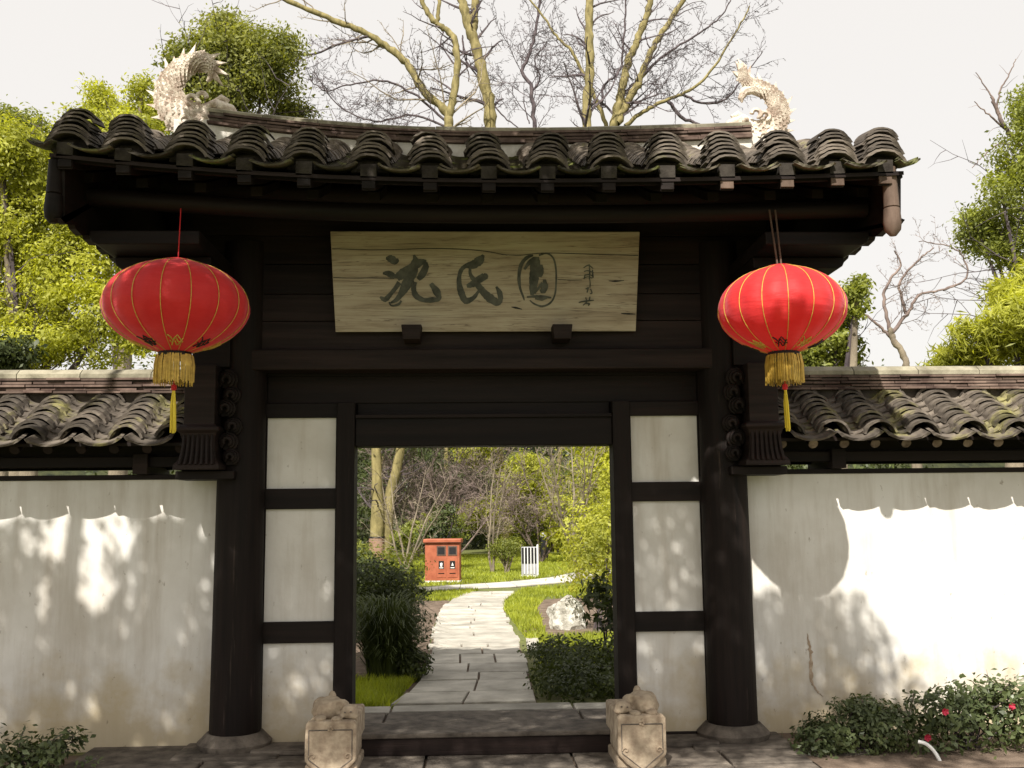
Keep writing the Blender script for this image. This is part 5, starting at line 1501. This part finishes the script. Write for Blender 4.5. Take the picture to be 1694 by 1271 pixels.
bare_tree('bare_tree', 17.5, [
    ([(1502, 620), (1495, 590), (1478, 562), (1470, 545)], 6, 5, None, 'bark_pale'),
    ([(1476, 560), (1455, 540), (1430, 520), (1412, 505)], 3, 1.4, T2, 'bark_purple'),
    ([(1474, 552), (1462, 500), (1470, 465), (1490, 440), (1480, 415)], 3.6, 1.2, T2, 'bark_purple'),
    ([(1474, 552), (1500, 520), (1520, 490), (1560, 480), (1590, 470)], 3.6, 1.2, T2, 'bark_purple'),
    ([(1500, 520), (1488, 470), (1520, 430), (1545, 410)], 3, 1, T2, 'bark_purple'),
    ([(1560, 480), (1600, 460), (1590, 420), (1560, 405), (1520, 400)], 2, .8, T2, 'bark_purple')],
    'small leafless tree with a rounded crown above the right wall', 'bark_pale', None)
bare_tree('bare_tree', 13.5, [
    ([(1700, 270), (1685, 240), (1665, 215), (1648, 180), (1640, 160)], 5, 2.6, None, 'bark_purple'),
    ([(1665, 215), (1635, 190), (1612, 168)], 2.2, .8, (1, .22, .5), 'bark_purple'),
    ([(1648, 180), (1655, 150), (1672, 118), (1680, 98)], 2, .7, (1, .22, .4), 'bark_purple'),
    ([(1645, 170), (1630, 145), (1614, 120)], 1.8, .7, (1, .22, .4), 'bark_purple'),
    ([(1690, 240), (1650, 240), (1625, 260), (1608, 278)], 1.8, .7, (2, .3, .4), 'bark_purple')],
    'leafless branching treetop at the upper right edge', 'bark_purple', None)

# broad tree over the forecourt: it stands left of the photographer and shades the gate front
shade = tag(empty('forecourt_tree', (-4.6, 0.6, 0)), 'broad leafy tree over the forecourt whose crown shades the gateway', 'tree')
mb = MB()
P = densify([(0, 0, 0), (-.1, .2, 2.2), (-.3, .6, 4.4), (.2, 1.2, 5.5), (1.6, 1.8, 5.8), (4.2, 1.9, 5.9)], 4)
mb.tube(P, list(np.linspace(.24, .04, len(P))), 10); smooth_angle(mb.build('trunk', M['bark_pale'], shade))
mb = MB()
for e in ((-.8, 2.6, 5.9), (1.2, 4.0, 6.2), (3.2, 4.6, 6.2), (2.0, 2.9, 5.9), (4.8, 3.2, 6.0)):
    q_ = densify([P[10], P[10].lerp(Vector(e), .5) + Vector((0, 0, .2)), Vector(e)], 4); mb.tube(q_, list(np.linspace(.09, .02, len(q_))), 6, caps=False)
mb.build('limbs', M['bark_pale'], shade)
H = 5.75
KD = math.tan(R(SUN_EL)) / math.cos(R(SUN_AZ)); KX = math.tan(R(SUN_AZ))
def keepf(Pl):
    P_ = Pl + np.array([-4.6, .6, 0])
    # where each leaf's shadow lands on the wall plane y=7
    tt = (7.0 - P_[:, 1]); zz = P_[:, 2] - tt * KD; xx = P_[:, 0] + tt * KX
    rnd = rng.random(len(P_))
    k = np.ones(len(P_), bool)
    k &= ~((xx < -2.05) & (zz > 1.58))                         # leaves cleared so sun reaches the left coping
    k &= ~((xx > 1.45) & (zz > 1.72))                          # and the right end of the roof
    k &= ~((xx > 1.75) & (zz > 1.02))
    k &= ~((zz <= 1.02) & (rnd > 1.0 - (xx - 2.05 - (1.0 - zz) * .55) * 1.6))
    hole = ((xx + 2.68) / .36) ** 2 + ((zz - 1.44) / .19) ** 2 < 1  # holes cut in the crown to place the sun patches
    hole |= ((xx + 2.64) / .17) ** 2 + ((zz - 1.18) / .22) ** 2 < 1
    hole |= ((xx + 2.28) / .07) ** 2 + ((zz - .90) / .15) ** 2 < 1
    hole |= ((xx + 2.98) / .07) ** 2 + ((zz - 1.40) / .10) ** 2 < 1
    hole |= ((xx + 2.98) / .05) ** 2 + ((zz - 1.05) / .18) ** 2 < 1
    hole |= ((xx + 1.95) / .05) ** 2 + ((zz - 1.20) / .10) ** 2 < 1
    hole |= ((xx + 1.26) / .06) ** 2 + ((zz - .42) / .06) ** 2 < 1
    k &= ~(hole & (rnd > .07))
    k &= ~((((xx + 1.5) / .45) ** 2 + ((zz - 1.55) / .30) ** 2 < 1) & (rnd > .32))
    return k
bl = []
for tx in np.arange(-6.0, 3.3, .50):
    for tz in np.arange(-.4, 4.3, .42):
        t_ = (H - tz) / KD
        bl.append((tx - t_ * KX + 4.6 + random.uniform(-.12, .12), 7 - t_ - .6 + random.uniform(-.1, .1), H + random.uniform(-.1, .1) + (.3 if tz > 3 else 0), .44, .40, .14))
crown('crown', bl, 92000, .052, L_MID, shade, clump=.12, per=12, keep=keepf, shell=.1)

# =================================================================== FOREGROUND PLANTS
q = W(1440, 1255, 6.35)
rb = shrub('box_bush', (q.x, 6.5, 0), [(0, 0, .15, .33, .22, .19), (-.24, 0, .10, .22, .2, .12), (.15, .02, .19, .2, .2, .13), (.02, 0, .28, .14, .12, .09)], 4600, .018, L_SHRUB, 'rounded small-leaved green bush at the foot of the right wall', clump=.035, stems=10)
q = W(1610, 1255, 6.4)
rs = shrub('rose_bush', (q.x, 6.5, 0), [(0, 0, .20, .34, .22, .16), (.25, 0, .24, .3, .22, .18), (-.2, 0, .26, .18, .18, .14), (.1, 0, .36, .22, .16, .10), (.5, 0, .3, .3, .2, .2), (-.22, 0, .06, .15, .2, .08)], 3400, .024, L_SHRUB, 'loose rose bush with crimson blooms at the right end of the wall', clump=.05, stems=12)
for px, py in ((1562, 1177), (1533, 1220), (1672, 1168)):
    p = W(px, py, 6.32)
    mb = MB()
    for j in range(6):
        a = j * 1.05; mb.add([(0, 0, 0), (.020 * math.cos(a), -.012, .020 * math.sin(a)), (.024 * math.cos(a + .5), -.020, .024 * math.sin(a + .5)), (.020 * math.cos(a + 1), -.012, .020 * math.sin(a + 1))], [(0, 1, 2, 3)])
    mb.v = [(v[0] + p.x - rs.location.x, v[1] + p.y - rs.location.y, v[2] + p.z) for v in mb.v]
    mb.build('bloom', M['flower'], rs)
# upright shoots on the rose bush
mb = MB(); LP, LN = [], []
for px0, py0, px1, py1 in ((1500, 1190, 1512, 1145), (1560, 1180, 1548, 1150), (1610, 1170, 1635, 1140), (1640, 1160, 1672, 1130), (1530, 1180, 1530, 1158), (1425, 1190, 1426, 1158)):
    a, b = W(px0, py0, 6.45), W(px1, py1, 6.42)
    o_ = rs.location
    pts = densify([a - o_, (a + b) / 2 - o_ + Vector((.01, 0, .01)), b - o_], 4); mb.tube(pts, .003, 4)
    for p in pts[2:]:
        for _ in range(4): LP.append(tuple(p + Vector((random.gauss(0, .022), random.gauss(0, .02), random.gauss(0, .012))))); LN.append((0, -.5, .8))
mb.build('shoots', M['bark_purple'], rs)
link_mesh('shoot_leaves', fast_mesh('shoot_leaves', leaves_at(np.array(LP), np.array(LN), .020), 4, L_SHRUB), rs)['kind'] = 'stuff'
# pale hose arching out of the bush
mb = MB(); hp = [W(1519, 1227, 6.22), W(1532, 1231, 6.2), W(1545, 1243, 6.2), W(1556, 1262, 6.2), W(1560, 1282, 6.22)]
mb.tube(densify(hp, 5), .011, 8); tag(smooth_angle(mb.build('garden_hose', M['white'])), 'short pale hose arching out from between the two bushes', 'hose')
q = W(40, 1265, 6.4)
ls = shrub('low_shrub', (q.x, 6.45, 0), [(-.1, 0, .08, .25, .2, .10), (.1, 0, .12, .2, .18, .08), (.2, 0, .17, .14, .12, .05), (-.2, 0, .14, .2, .15, .08)], 1100, .023, L_SHRUB, 'low leafy shrub at the bottom left corner against the wall', clump=.05, stems=10)
mb = MB(); LP, LN = [], []
for px0, py0, px1, py1 in ((30, 1255, 42, 1204), (60, 1250, 118, 1208), (90, 1265, 112, 1240), (80, 1270, 100, 1245), (120, 1275, 160, 1255)):
    a, b = W(px0, py0, 6.4), W(px1, py1, 6.38); o_ = ls.location
    pts = densify([a - o_, (a + b) / 2 - o_ + Vector((-.01, 0, .015)), b - o_], 4); mb.tube(pts, .003, 4)
    for p in pts[2:]:
        for _ in range(4): LP.append(tuple(p + Vector((random.gauss(0, .022), random.gauss(0, .02), random.gauss(0, .014))))); LN.append((0, -.5, .8))
mb.build('shoots', M['bark_dark'], ls)
link_mesh('shoot_leaves', fast_mesh('shoot_leaves', leaves_at(np.array(LP), np.array(LN), .020), 4, L_SHRUB), ls)['kind'] = 'stuff'
tag(polysheet('wall_bed', [(1.95, 6.0), (6, 6.0), (6, 7.04), (1.95, 7.04)], .036, M['soil']), kind='structure')
